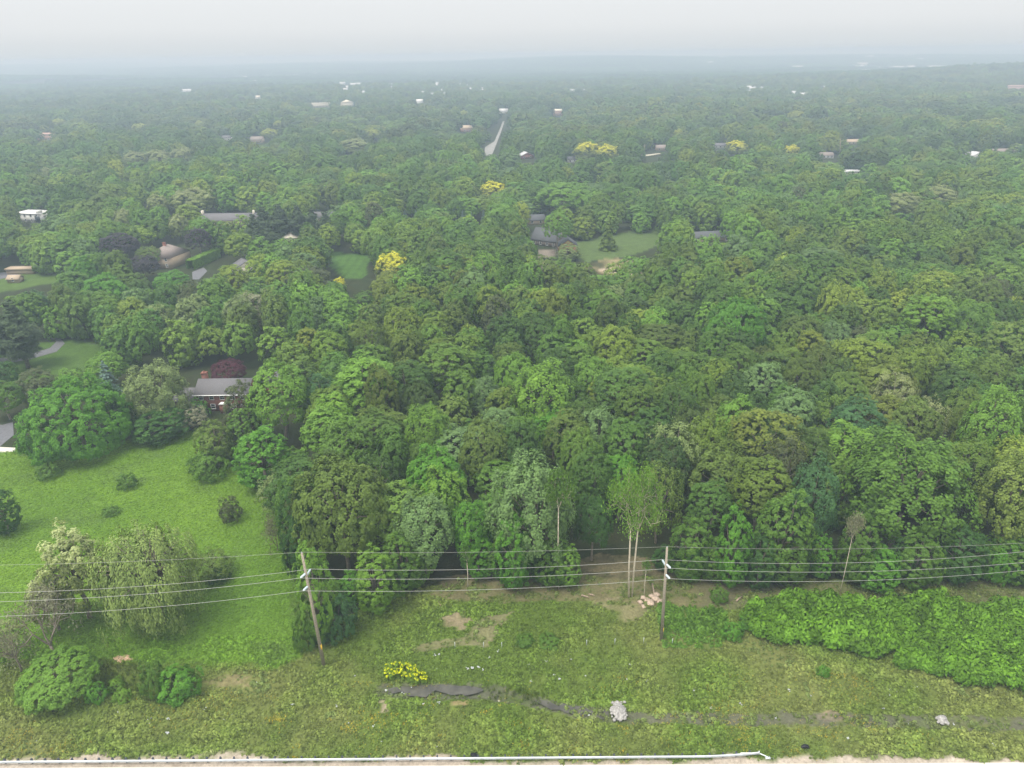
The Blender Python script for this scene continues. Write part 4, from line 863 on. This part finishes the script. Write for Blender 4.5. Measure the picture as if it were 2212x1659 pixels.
bp = n.nodes.new("ShaderNodeBump"); bp.inputs['Strength'].default_value = .6; bp.inputs['Distance'].default_value = .3; n.links.new(na_.outputs[0], bp.inputs['Height']); n.links.new(bp.outputs[0], pb.inputs['Normal']); out(n, pb.outputs[0])
tag(obj('ground', mesh_np('ground', np.stack([gx, gy, gz], 1), Qg, M_ground, {'gcol': col}, smooth=True)), 'grassy banks, meadow and woodland floor', kind='structure')
def gcol_at(x, y):
    xi = np.clip(np.searchsorted(xa, x), 0, nx_ - 1); yi = np.clip(np.searchsorted(ya, y), 0, ny_ - 1); return col[yi * nx_ + xi], sand[yi * nx_ + xi]

# flat sheets: streets, drives, ditch water
M_conc = simple("concrete", (0.55, 0.52, 0.46), 0.85, .6, 0.08); M_asph = simple("asphalt", (0.13, 0.13, 0.14), 0.9, 1.5, 0.15); M_street = simple("old_concrete_street", (0.24, 0.235, 0.22), 0.9, .3, 0.15)
M_water = simple("murky_water", (0.062, 0.060, 0.046), 0.3, .8, 0.4, spec=.5)
def sheet(name, pts, mat, dz, label, kind='structure', thick=.0, wob=0.0):
    g = np.random.default_rng(len(name) + int(abs(pts[0][0]))); q = [at(a, b) for a, b in pts]; C_ = np.array([[p[0], p[1]] for p in q]); R2 = []
    for i in range(len(C_)):
        a, b = C_[i], C_[(i + 1) % len(C_)]; k = max(1, int(np.linalg.norm(b - a) / (1.2 if wob else 12)))
        for j in range(k): R2.append(a + (b - a) * j / k + g.normal(size=2) * wob)
    R2 = np.array(R2); import bmesh; bm = bmesh.new()
    zf = float(np.mean([hill(p[0], p[1]) for p in R2])) + dz; vs = [bm.verts.new((p[0], p[1], zf if wob else float(hill(p[0], p[1])) + dz)) for p in R2]; f = bm.faces.new(vs)
    if f.normal.z < 0: f.normal_flip()
    bmesh.ops.triangulate(bm, faces=[f]); 
    bmesh.ops.recalc_face_normals(bm, faces=bm.faces); me = bpy.data.meshes.new(name); bm.to_mesh(me); bm.free(); me.materials.append(mat)
    return tag(obj(name, me), label, kind=kind)
yr = at(1106, 1654)[1]
def strip(name, x0, x1, ya_, yb, z, mat, label, n=60):
    xs = np.linspace(x0, x1, n); V = np.concatenate([np.stack([xs, ya_ + 0 * xs - .0105 * xs * 1, z + 0 * xs], 1), np.stack([xs, yb + 0 * xs - .0105 * xs, z + 0 * xs], 1)]); Q = [(i, i + 1, n + i + 1, n + i) for i in range(n - 1)]
    return tag(obj(name, mesh_np(name, V, Q, mat)), label, kind='structure')
strip('road', -300, 300, yr - 16, yr, .10, M_conc, 'pale concrete road along the near edge')
strip('road_markings', -300, 300, yr - 1.05, yr - .85, .105, M_white, 'white edge line of the concrete road')
sheet('street', [(1046, 336), (1062, 338), (1073, 310), (1090, 262), (1086, 262), (1068, 306), (1048, 318)], M_street, .25, 'straight pale street running away between the trees')
sheet('drive', [(-80, 905), (5, 918), (28, 912), (30, 940), (0, 965), (-80, 985)], M_asph, .06, 'asphalt drive beside the huge maple')
sheet('drive', [(-60, 782), (60, 766), (108, 752), (122, 738), (110, 730), (128, 728), (140, 742), (122, 760), (66, 776), (-60, 800)], M_asph, .06, 'curving drive past the tall pines')
sheet('drive', [(-60, 600), (10, 588), (40, 584), (44, 592), (-60, 620)], M_asph, .08, 'drive beside the left lawn')
sheet('drive', [(415, 588), (440, 578), (448, 586), (430, 604), (416, 604)], M_asph, .08, 'drive in the garden below the hip-roofed house')
sheet('path', [(-60, 968), (0, 966), (38, 968), (30, 976), (-60, 982)], M_conc, .08, 'pale kerbed path end below the asphalt drive')
sheet('ditch_water', [(836, 1490), (860, 1485), (920, 1484), (1000, 1486), (1045, 1489), (1050, 1495), (1030, 1501), (960, 1504), (880, 1505), (842, 1501)], M_water, .30, 'shallow murky pool at the left end of the ditch', wob=.3)
sheet('ditch_water', [(1156, 1519), (1200, 1525), (1260, 1533), (1316, 1541), (1322, 1552), (1295, 1556), (1230, 1544), (1172, 1529)], M_water, .30, 'murky water in the ditch beside the white rock pile', wob=.3)

# ------------------------------------------------------------------ power line
M_polewood = simple("weathered_wood", (0.30, 0.26, 0.20), 0.9, 5, 0.3); M_insul = simple("grey_porcelain", (0.55, 0.64, 0.68), 0.35, 5, 0.1); M_yel = simple("yellow_marker", (0.75, 0.48, 0.04), 0.6, 3, 0.1)
M_wire = simple("aluminium_wire", (0.42, 0.42, 0.39), 0.5, 1, 0.05); M_galv = simple("galvanised_steel", (0.62, 0.66, 0.68), 0.45, 2, 0.1, metal=.35); M_post = simple("post_wood", (0.06, 0.065, 0.08), 0.8, 5, 0.3)
ATT = []
for (tx, ty, bx, by, mk, l, side) in [(652, 1195, 700, 1437, 1397, 'left leaning wooden utility pole beside the meadow', -1), (1441, 1183, 1429, 1382, 1362, 'right darker wooden utility pole in the tall green weeds', 1)]:
    b0 = at(bx, by); t0 = at_y(tx, ty, b0[1]); root = bpy.data.objects.new('utility_pole', None); COL.objects.link(root); root.location = b0; tag(root, l, 'utility pole', None)
    d = t0 - b0; MB().tube([(0, 0, -1), d * .5, d], [.30, .25, .17], 12).build('pole', M_polewood, root, True)
    H = d[2]; f1, f2, f3 = 1 - 2.75 / 24 * 1.35, 1 - 3.4 / 24 * 1.35, 1 - 6.3 / 24 * 1.18
    ends = []
    for f, sy, sx in ((f1 - .035, 1, -side * .02), (f1 - .012, -1, side), (f3 + .035, -1, side)):
        a = d * f; e = a + np.array([sx * .42 if sy < 0 else side * -.35, sy * 1.35, .22]); m = MB()
        m.tube([a, a + (e - a) * .2], [.10, .10], 6)
        for k in range(9): u0 = .2 + .08 * k; m.tube([a + (e - a) * u0, a + (e - a) * (u0 + .05)], [.19, .12], 8)
        m.tube([a + (e - a) * .2, e], [.08, .08], 6); m.build('insulator', M_insul, root); ends.append(b0 + e)
    k = (by - mk) / (by - ty); MB().tube([d * k - [0, 0, .8], d * k + [0, 0, .8]], [.275, .268], 12).build('marker_plate', M_yel, root)
    MB().tube([d, d + [0, 0, .25]], [.05, .04], 6).build('top_bracket', M_galv, root); ATT.append([t0 + [0, 0, .2]] + ends)
wl = ['thin top ground wire of the power line', 'rear upper conductor wire of the power line', 'front upper conductor wire of the power line', 'lowest conductor wire of the power line']
for k in range(4):
    A, B = ATT[0][k], ATT[1][k]; u = B - A; Lp = A - u * 1.55 + [0, 0, 0]; Rp = B + u * 1.2; m = MB()
    pts = []
    for (a, b, sg) in ((Lp, A, 2.9 if k else 1.5), (A, B, .95 if k else .5), (B, Rp, 1.7 if k else 1.0)):
        for j in range(25):
            s = j / 24; p = a + (b - a) * s; p = p - [0, 0, 4 * sg * s * (1 - s)]
            if pts and j == 0: continue
            pts.append(p)
    m.tube(pts, (.024 if k else .014), 5, False); tag(m.build('power_line', M_wire), wl[k], 'wire', 'wires of the power line')

# ------------------------------------------------------------------ guardrail
gA = at(0, 1653); gB = at(1640, 1640); gy0 = lambda x: gA[1] + (gB[1] - gA[1]) * (x - gA[0]) / (gB[0] - gA[0]); xe = gB[0]
root = bpy.data.objects.new('guardrail', None); COL.objects.link(root); tag(root, 'long galvanised steel guardrail ending at the roadside', 'guardrail'); root.location = (xe, gy0(xe), 0)
sec = [(.0, .43), (-.085, .50), (-.02, .57), (-.02, .60), (-.085, .67), (-.0, .74), (.012, .74), (-.068, .665), (.0, .60), (.0, .57), (-.068, .505), (.012, .43)]
xs = np.linspace(-150, 0, 80); V = []; Q = []; k = len(sec)
for i, x in enumerate(xs):
    tw = max(0, (x + 6) / 6) * 0
    for (a, z) in sec: V.append((x, gy0(x + xe) - gy0(xe) + a * 2.0 + .5 * max(0, (x + 9) / 9) ** 2, z + .10))
for i in range(len(xs) - 1):
    for j in range(k): Q.append((i * k + j, i * k + (j + 1) % k, (i + 1) * k + (j + 1) % k, (i + 1) * k + j))
MB().add(V, Q, []).build('rail', M_galv, root)
m = MB(); 
for k_, x in enumerate(np.arange(-1.2, -148, -1.905)):
    yy = gy0(x + xe) - gy0(xe) + .5 * max(0, (x + 9) / 9) ** 2
    p = MB().box(x - .10, x + .10, yy + .20, yy + .42, -.6, .88).box(x - .08, x + .08, yy + .03, yy + .198, .45, .80)
    if k_ < 76: p.build('post', M_post, root)
MB().box(-2.6, -1.2, -.05 + .42, -.02 + .42, .50, .90).build('reflector_panel', M_white, root)
MB().box(-.02, .10, .42, .60, .35, .98).tube([(.1, .5, .55), (1.4, .15, .12), (2.0, .1, .05)], [.09, .08, .06], 6).box(.9, 1.6, -.05, .35, .02, .14).build('end_terminal', M_galv, root)

# ------------------------------------------------------------------ rocks, rubble, logs, litter
M_rock = simple("pale_rock", (0.36, 0.345, 0.325), 0.9, 2.5, 0.35); M_rub = simple("rubble", (0.48, 0.37, 0.28), 0.9, 2.5, 0.3); M_litter = simple("litter", (0.50, 0.52, 0.52), 0.6, 5, 0.2); M_blackbag = simple("black_plastic", (0.015, 0.015, 0.02), 0.3, 3, 0.2); M_log = simple("dead_wood", (0.34, 0.26, 0.19), 0.9, 4, 0.3)
def rock_np(g, c, r, fl=.7):
    u = rdir(g, 1)[0]; V = np.array([[x, y, z] for x in (-1, 1) for y in (-1, 1) for z in (-1, 1)], float) * g.uniform(.65, 1.1, (8, 3)); V[:, 2] *= fl
    a = g.uniform(0, 6.3); ca, sa = math.cos(a), math.sin(a); V = V @ np.array([[ca, -sa, 0], [sa, ca, 0], [0, 0, 1]]) * r + c
    return V, [(0, 1, 3, 2), (4, 6, 7, 5), (0, 4, 5, 1), (2, 3, 7, 6), (0, 2, 6, 4), (1, 5, 7, 3)]
def pile(name, px0, px1, py0, py1, n, r, mat, label, hgt=.5, seed=1, cat='rock pile'):
    g = np.random.default_rng(seed); m = MB(); c0 = at((px0 + px1) / 2, (py0 + py1) / 2)
    for i in range(n):
        gu, gv = np.clip(g.normal(size=2) * .25, -.55, .55); p = at((px0 + px1) / 2 + gu * (px1 - px0) + gv * 5, (py0 + py1) / 2 + gv * (py1 - py0)); q = (p - c0); q[2] = .35 + hgt * 1.3 * max(0, 1 - 1.7 * math.hypot(gu, gv)) * g.uniform(.6, 1); v, f = rock_np(g, q, r * g.uniform(.5, 1.5)); m.add(v, f)
    o = m.build(name, mat); o.location = (c0[0], c0[1], c0[2]); return tag(o, label, cat)
pile('rock_pile', 1322, 1350, 1525, 1557, 330, .16, M_rock, 'heap of white stones across the ditch', .55, 3)
pile('rock_pile', 2024, 2042, 1552, 1566, 110, .16, M_rock, 'small heap of grey-white stones at the right end of the ditch', .4, 4)
for i, (a, b, r) in enumerate([(1405, 1305, .75), (1415, 1295, .6), (1398, 1298, .5), (1425, 1302, .55), (1388, 1293, .45), (1383, 1302, .4), (1418, 1286, .5), (1392, 1312, .45), (1408, 1290, .5)]):
    g = np.random.default_rng(40 + i); v, f = rock_np(g, np.array([0, 0, r * .35]), r, .5); o = MB().add(v, f).build('concrete_rubble', M_rub); o.location = at(a, b)
    tag(o, ORD[sorted([1405, 1415, 1398, 1425, 1388, 1383, 1418, 1392, 1408]).index(a)] + ' tan lump from the left in the rubble heap by the right utility pole', 'rubble', 'lumps of rubble by the right pole')
for a, b, c, d, l in [(1256, 1287, 1272, 1292, 'weathered log at the wood edge left of the twin trunks'), (1272, 1285, 1284, 1288, 'short log right beside the longer weathered log'), (945, 1300, 952, 1310, 'dead stick near the bare soil patch'), (700 + 890, 1300, 1602, 1290, 'dead branch at the wood edge above the weeds'), (1409, 1262, 1414, 1290, 'leaning dead stump post by the rubble')]:
    p, q = at(a, b), at(c, d); c0 = (p + q) / 2; o = MB().tube([p - c0 + [0, 0, .15], [0, 0, .22], q - c0 + [0, 0, .15]], [.16, .15, .1], 7).build('fallen_log', M_log); o.location = c0; tag(o, l, 'log')
lit = [(1021, 1444, 3), (1010, 1446, 2.2), (1033, 1444, 2.6), (1044, 1447, 2), (940, 1417, 2), (950, 1415, 2), (1076, 1408, 2), (1056, 1421, 2), (1143, 1438, 2.4), (1181, 1430, 2), (1209, 1470, 2.4), (1197, 1459, 1.5), (1233, 1425, 1.8), (1136, 1404, 1.5), (1147, 1473, 1.5), (1360, 1438, 2.2), (1265, 1462, 1.5),
       (1355, 1468, 1.5), (1396, 1472, 1.8), (1401, 1496, 1.4), (944, 1445, 1.4), (766, 1461, 1.3), (915, 1523, 2), (930, 1525, 1.6), (948, 1519, 2), (1078, 1515, 1.8), (1271, 1546, 2), (897, 1541, 1.4), (1245, 1569, 1.2), (1180, 1561, 1.5), (1276, 1562, 1.6), (807, 1570, 1.8), (752, 1563, 1.4), (826, 1603, 1.3), (944, 1614, 1.6), (1040, 1619, 1.3),
       (1500, 1494, 2.2), (1476, 1507, 1.6), (1600, 1524, 2.4), (1536, 1532, 1.8), (1628, 1555, 1.6), (1704, 1493, 2.2), (1752, 1504, 1.4), (1810, 1523, 2.4), (1820, 1528, 1.6), (1918, 1502, 2.2), (1923, 1490, 1.5), (1980, 1487, 2), (1935, 1494, 1.4), (1908, 1532, 1.7), (1973, 1528, 1.8), (1990, 1533, 2), (2062, 1524, 2), (2060, 1565, 1.8), (2146, 1612, 2.2), (1833, 1597, 2.2), (1676, 1552, 1.5), (1960, 1565, 1.5),
       (258, 1540, 2), (323, 1555, 2.4), (322, 1565, 1.8), (364, 1555, 2.2), (364, 1584, 2.8), (298, 1588, 1.6), (442, 1534, 2.2), (484, 1529, 1.6), (483, 1560, 2.4), (503, 1545, 1.6), (483, 1551, 1.3), (513, 1584, 1.6), (409, 1613, 1.5), (554, 1476, 1.6), (632, 1525, 2.6), (617, 1522, 1.8), (78, 1602, 1.5), (25, 1630, 1.4), (727, 1527, 1.8), (555, 1627, 1.3), (565, 1581, 1.2), (432, 1622, 1.2), (1520, 1640 - 12, 1.5)]
lm = []
for i in range(5):
    g = np.random.default_rng(60 + i); m = MB()
    for k in range(5): v, f = rock_np(g, g.normal(size=3) * [.16, .16, .03] + [0, 0, .30], .10, .45); m.add(v, f)
    lm.append(m.mesh("paper_scrap", [M_litter]))
for i, (a, b, s) in enumerate(lit):
    o = obj('paper_scrap', lm[i % 5]); o.location = at(a, b); k = s / 2.9; o.scale = (k, k, k); o.rotation_euler[2] = i; tag(o, 'small crumpled scrap of white litter in the roadside grass', 'litter', 'scraps of litter on the bank')
g = np.random.default_rng(9); P_ = rdir(g, 240); m = MB(); 
pile('trash_bag', 1021, 1029, 1635, 1642, 16, .22, M_blackbag, 'black plastic rubbish lump on the shoulder behind the guardrail', .25, 8, 'rubbish')
pile('trash_bag', 1732, 1744, 1614, 1618, 8, .16, M_blackbag, 'dark rubbish scrap in the grass near the right shoulder', .1, 9, 'rubbish')
for i, (a, b) in enumerate([(835, 1492), (850, 1488), (862, 1490), (878, 1494), (868, 1500), (846, 1500), (888, 1487)]):
    o = obj('paper_scrap', lm[i % 5]); o.location = at(a, b); o.scale = (.9, .9, .8); tag(o, ORD[sorted([835, 850, 862, 878, 868, 846, 888]).index(a)] + ' clot of rubbish from the left in the murky pool', 'litter', 'rubbish in the pool')
o = MB().box(-.45, .45, -.35, .35, .25, .33).build('cardboard_sheet', M_pink); o.location = at(1334, 1522); tag(o, 'orange-pink board lying above the white stone heap', 'board')
# fence posts along the old property line
for a, b in [(983, 1400), (1084, 1400), (1267, 1395), (1328, 1392), (1045, 1400), (1390, 1390), (1452, 1392)]:
    o = MB().tube([(0, 0, -.2), (0, 0, 1.3)], [.05, .045], 6).build('fence_post', M_galv); o.location = at(a, b); tag(o, ORD[sorted([983, 1084, 1267, 1328, 1045, 1390, 1452]).index(a)] + ' thin grey fence post from the left in rough grass between the utility poles', 'fence post', 'fence posts of the old fence line')
# distant utility poles
for a, b0_, b1_, l in [(1391, 312, 333, 'distant wooden pole near the broad yellow pair'), (1814, 300, 340, 'distant pale utility pole beside the white-porched house'), (1475, 303, 332, 'distant pole left of the yellow-green flowering tree')]:
    q = at(a, b1_); t_ = at_y(a + 2, b0_, q[1]); o = MB().tube([(0, 0, -1), t_ - q], [.35, .25], 8).box(-1.2, 1.2, -.1, .1, (t_ - q)[2] - 1.5, (t_ - q)[2] - 1.25).build('utility_pole', M_polewood); o.location = q; tag(o, l, 'utility pole')
# clipped hedge, car
def leafy(name, P, N, leaf, mat, var, label, cat, tint, parent=None, kind=None, top=None):
    g = np.random.default_rng(len(P)); V, Q = quads(P, N, leaf, g); c0 = V.mean(0) * [1, 1, 0]
    o = obj(name, mesh_np(name, V - c0, Q, mat, {'var': var, 'top': top if top is not None else var})); o.location = c0; o.color = (*tint, 1); return tag(o, label, cat, None, kind)
a0, a1 = at(412, 582), at(470, 556); g = np.random.default_rng(12); n = 5000; u = g.random(n); d = (a1 - a0) / np.linalg.norm(a1 - a0); sd_ = np.cross(d, [0, 0, 1])
f = g.integers(0, 3, n); off = np.where(f == 0, g.uniform(-1.8, 1.8, n), np.where(f == 1, 1.8, -1.8)); zz = np.where(f == 0, 4.2, g.uniform(0, 4.2, n))
Pn = a0 + np.outer(u, a1 - a0) + np.outer(off, sd_) + np.outer(zz, [0, 0, 1]) + g.normal(size=(n, 3)) * .12; Nn = np.where((f == 0)[:, None], [0, 0, 1.0], np.sign(off)[:, None] * sd_)
leafy('hedge', Pn, unit(Nn + .4 * rdir(g, n)), .35, M_leaf, np.clip(.5 + .15 * g.normal(size=n), 0, 1), 'long clipped bright green hedge right of the hip-roofed house', 'hedge', TINT['lime'])
cr = bpy.data.objects.new('parked_car', None); COL.objects.link(cr); cr.location = at(1131, 476); cr.rotation_euler[2] = .1; tag(cr, 'white car parked left of the small tan house', 'car')
body = MB().add([(x, y_, z) for x, z in ((-2.3, .35), (-2.3, .95), (-1.3, 1.0), (-.7, 1.5), (.9, 1.5), (1.5, 1.0), (2.3, .85), (2.3, .35)) for y_ in (-.9, .9)], [(i * 2, i * 2 + 1, (i * 2 + 3) % 16, (i * 2 + 2) % 16) for i in range(8)] + [(0, 2, 12, 14), (2, 4, 10, 12), (4, 6, 8, 10), (1, 15, 13, 3), (3, 13, 11, 5), (5, 11, 9, 7)]); body.build('body', M_white, cr)
for x in (-1.45, 1.45):
    for y_ in (-.92, .92): MB().tube([(x, y_ - .1, .33), (x, y_ + .1, .33)], [.33, .33], 12).build('wheel', M_blackbag, cr)
MB().box(-.75, .95, -.93, .93, 1.05, 1.38).build('side_window', M_glass, cr)

# ------------------------------------------------------------------ thicket of saplings, flowering patch, weeds
def mass_points(poly, dens, g, holes=0):
    P = gpoly(poly); xs = [p[0] for p in P]; ys = [p[1] for p in P]; n = int((max(xs) - min(xs)) * (max(ys) - min(ys)) * dens); x = g.uniform(min(xs), max(xs), n); y = g.uniform(min(ys), max(ys), n)
    k = in_poly(x + (fbm(x, y, 3, 71) - .5) * 3, y + (fbm(x, y, 3, 72) - .5) * 2.5, P)
    if holes: k &= fbm(x, y, 2.6, 78, 2) > holes
    return x[k], y[k]
TH = [(1590, 1345), (1640, 1322), (1700, 1306), (1800, 1312), (1900, 1312), (1970, 1318), (2010, 1300), (2120, 1330), (2260, 1330), (2700, 1350), (2700, 1560), (2300, 1520), (2200, 1498), (2060, 1470), (1960, 1442), (1900, 1425), (1830, 1402), (1760, 1390), (1680, 1388), (1640, 1375)]
g = np.random.default_rng(31)
def tuftmesh(seed, n, rad, hh, leaf, asp, up):
    g = np.random.default_rng(seed); a = g.uniform(0, 6.28, n); r = rad * np.sqrt(g.random(n)); z = hh * g.uniform(.25, 1, n) * (1 - .4 * (r / rad) ** 2)
    P = np.stack([r * np.cos(a), r * np.sin(a), z], 1); N = unit(np.stack([np.cos(a) * .6, np.sin(a) * .6, np.full(n, up)], 1) + .5 * rdir(g, n)); V, Q = quads(P, N, leaf, g, asp)
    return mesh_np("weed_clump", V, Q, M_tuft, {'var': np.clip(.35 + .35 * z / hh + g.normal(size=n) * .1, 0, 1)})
SAP = [tuftmesh(300 + i, 230, .95, 1.7, .15, 1.5, .8) for i in range(4)]
x, y = mass_points(TH, 1.5, g, .27); z = hill(x, y); hN = .78 + .7 * fbm(x, y, 6, 73, 2); v = (fbm(x, y, 2.5, 75) - .5)[:, None]
tn = np.array([.072, .150, .012]) * np.clip(1 + 1.1 * v + g.normal(size=(len(x), 1)) * .16, .4, 2)
edge = hN * g.uniform(.75, 1.3, len(x)); scatter('sapling_thicket', np.stack([x, y, z + .25 * edge], 1), tn, np.stack([hN * 1.15, hN * 1.15, edge * 1.5], 1), np.stack([g.normal(size=len(x)) * .15, g.normal(size=len(x)) * .15, g.uniform(0, 6.28, len(x))], 1), np.arange(len(x)) % 4, SAP, 'dense bright green thicket of saplings on the right bank')
TU = [tuftmesh(320 + i, 16, .26, .34, .085, 1.7, 1.0) for i in range(4)] + [tuftmesh(330 + i, 18, .14, .62, .05, 4.0, .3) for i in range(2)] + [tuftmesh(340, 9, .16, .42, .05, 1.0, 1.6)]
g = np.random.default_rng(33); x = g.uniform(-105, 110, 260000); y = g.uniform(62, 128, 260000)
pxx = CX + F * (np.stack([x, y, 0 * x - CAMH], 1) @ CR) / (np.stack([x, y, 0 * x - CAMH], 1) @ fw); k = (np.abs(pxx - CX) < 1180); x, y = x[k], y[k]
c_, s_ = gcol_at(x, y); green = c_[:, 1] / (c_[:, 0] + c_[:, 2] * .5 + 1e-4); yb = np.interp(pxx[k], [0, 640, 830, 960, 1400, 2212], [at(0, 1400)[1], at(640, 1395)[1], at(830, 1295)[1], at(960, 1262)[1], at(1400, 1245)[1], at(2212, 1262)[1]])
den = np.clip((green - .78) * 3.0, 0, 1) * (.35 + .9 * fbm(x, y, 2.6, 81, 3)) * (s_ < .35); dm = in_poly(x, y, gpoly([(820, 1478), (1060, 1480), (1160, 1507), (1330, 1535), (1480, 1540), (2212, 1548), (2212, 1582), (1480, 1566), (1330, 1562), (1200, 1540), (1060, 1512), (830, 1510)])); pool = in_poly(x, y, gpoly([(850, 1489), (1040, 1492), (1035, 1499), (860, 1502)])); den = np.where(dm, np.clip((fbm(x, y, 1.6, 83) - .38) * 2.2, 0, .8) * np.where(pool, .25, 1), den); keep = (g.random(len(x)) < den * .42) & (y < yb + 2); x, y, c_ = x[keep], y[keep], c_[keep]; n = len(x)
lush = np.clip((fbm(x, y, 5, 91, 3) - .42) * 4, 0, 1); px2 = pxx[k][keep]; weeds = in_poly(x, y, gpoly([(1420, 1300), (1570, 1320), (1560, 1400), (1430, 1400)])); ditchy = in_poly(x, y, gpoly([(1050, 1480), (1180, 1500), (1190, 1530), (1060, 1512)])) | in_poly(x, y, gpoly([(190, 1425), (330, 1440), (330, 1500), (190, 1480)]))
c_ = np.where((c_[:, 1] / (c_[:, 0] + 1e-4) < 1.15)[:, None], np.array([.095, .125, .035]), c_); tn = c_ * (.95 + .5 * (g.random((n, 1)) - .4)) * (1 + (.25 * lush)[:, None]); tn = np.where(weeds[:, None], np.array([.066, .130, .016]) * (.8 + .5 * g.random((n, 1))), tn)
sc_ = (.65 + .75 * lush + .3 * g.random(n)) * np.where(weeds, 1.5, 1); ix = np.where(ditchy, 4 + np.arange(n) % 2, np.arange(n) % 4 + (g.random(n) < .12) * 0); ix = np.where((g.random(n) < .15), 4, ix)
scatter('bank_weeds', np.stack([x, y, hill(x, y)], 1), tn, np.stack([sc_, sc_, sc_ * np.where(ditchy, 1.7, 1)], 1), np.stack([0 * x, 0 * x, g.uniform(0, 6.28, n)], 1), ix, TU, 'weeds and rough grass clumps covering the roadside bank'); print('tufts', n)
# orange-yellow wild flowers
g = np.random.default_rng(35); x = g.uniform(-75, 60, 90000); y = g.uniform(64, 84, 90000); f_ = fbm(x, y, 4.5, 95, 3); yw = y - .0 * x
ptc = np.zeros(len(x))
for a, b, ra, rb in [(748, 1570, 22, 9), (905, 1565, 30, 12), (980, 1557, 18, 10), (1105, 1562, 14, 8), (1150, 1563, 26, 10), (805, 1552, 14, 8), (955, 1589, 12, 5), (1350, 1566, 20, 14), (1125, 1610, 10, 8), (1250, 1620, 16, 7), (1292, 1632, 7, 5), (1345, 1624, 9, 6), (1612, 1595, 14, 7), (1600, 1572, 10, 6), (1725, 1570, 14, 8), (1875, 1575, 26, 10), (1610, 1620, 8, 5), (2085, 1595, 12, 6), (523, 1604, 10, 5), (585, 1630, 10, 5), (638, 1640, 8, 5), (645, 1614, 8, 4), (700, 1555, 24, 8), (598, 1555, 22, 8), (1720, 1632 - 6, 12, 5), (1270, 1608, 12, 5), (1185, 1535, 12, 5), (1430, 1600, 12, 6), (1045, 1540, 12, 6)]:
    c0 = at(a, b); sx_ = ra / 14.5; sy_ = rb / 11.0; ptc = np.maximum(ptc, np.exp(-((x - c0[0]) / sx_) ** 2 - ((y - c0[1]) / sy_) ** 2))
c_, s_ = gcol_at(x, y); keep = (g.random(len(x)) < (ptc * .6 * (f_ > .4) + np.clip((f_ - .52) * 1.0, 0, .15))) & (s_ < .6); x, y = x[keep], y[keep]; n = len(x)
scatter('wild_flowers', np.stack([x, y, hill(x, y) + .12], 1), np.array([.46, .34, .03]) * (.55 + .6 * g.random((n, 1))), np.tile([.5, .5, .8], (n, 1)), np.stack([0 * x, 0 * x, g.uniform(0, 6.28, n)], 1), np.full(n, 0), [TU[-1]], 'patches of small orange-yellow wild flowers near the road'); print('flowers', n)
# bright yellow flowering patch: stems with leaves and flower heads
g = np.random.default_rng(37); x, y = mass_points([(820, 1462), (842, 1445), (868, 1436), (888, 1447), (905, 1458), (926, 1467), (922, 1478), (895, 1482), (860, 1478), (828, 1474)], 6.5, g); z = hill(x, y); hh = .9 + .7 * fbm(x, y, 3, 77)
tn = np.where((g.random(len(x)) < .68)[:, None], np.array([.42, .44, .01]), np.array([.12, .19, .02])) * (.8 + .35 * g.random((len(x), 1)))
scatter('yellow_flowering_weeds', np.stack([x, y, z + hh * .75], 1), tn, np.stack([hh * .7, hh * .7, hh * .6], 1), np.stack([0 * x, 0 * x, g.uniform(0, 6.28, len(x))], 1), np.arange(len(x)) % 4, TU, 'bright yellow flowering weed patch above the murky pool')
scatter('yellow_weed_stems', np.stack([x, y, z], 1), np.tile([.10, .16, .02], (len(x), 1)), np.stack([hh * 1.2, hh * 1.2, hh * 1.9], 1), np.stack([0 * x, 0 * x, g.uniform(0, 6.28, len(x))], 1), np.arange(len(x)) % 2 + 4, TU, 'green stems under the yellow flowers')
# meadow grass
g = np.random.default_rng(39); x = g.uniform(-150, -10, 150000); y = g.uniform(88, 175, 150000); k = in_poly(x, y, MEADOW); x, y = x[k], y[k]; pm = CX + F * (np.stack([x, y, 0 * x - CAMH], 1) @ CR) / (np.stack([x, y, 0 * x - CAMH], 1) @ fw); k = (pm > -30); x, y = x[k], y[k]
k = g.random(len(x)) < .30 + .5 * (y < 108); x, y = x[k], y[k]; c_, s_ = gcol_at(x, y); n = len(x); sc_ = .7 + .5 * g.random(n)
scatter('meadow_grass', np.stack([x, y, hill(x, y)], 1), c_ * (1.0 + .14 * (g.random((n, 1)) - .5)), np.stack([sc_ * 1.1, sc_ * 1.1, sc_ * .38], 1), np.stack([0 * x, 0 * x, g.uniform(0, 6.28, n)], 1), np.arange(n) % 6, TU, 'bright green long grass of the meadow'); print('meadow', n)

# ------------------------------------------------------------------ haze
M_haze, n = newmat("haze"); pv = n.nodes.new("ShaderNodeVolumePrincipled"); pv.inputs['Color'].default_value = (.525, .65, .82, 1); pv.inputs['Absorption Color'].default_value = (.21, .082, 0, 1); pv.inputs['Density'].default_value = .00050; pv.inputs['Anisotropy'].default_value = .25
o_ = n.nodes.new("ShaderNodeOutputMaterial"); n.links.new(pv.outputs[0], o_.inputs['Volume'])
hz = MB().box(-10600, 10600, -320, 10700, -30, 97).build('haze', M_haze); tag(hz, 'pale smoky haze thickening towards the horizon', kind='stuff')
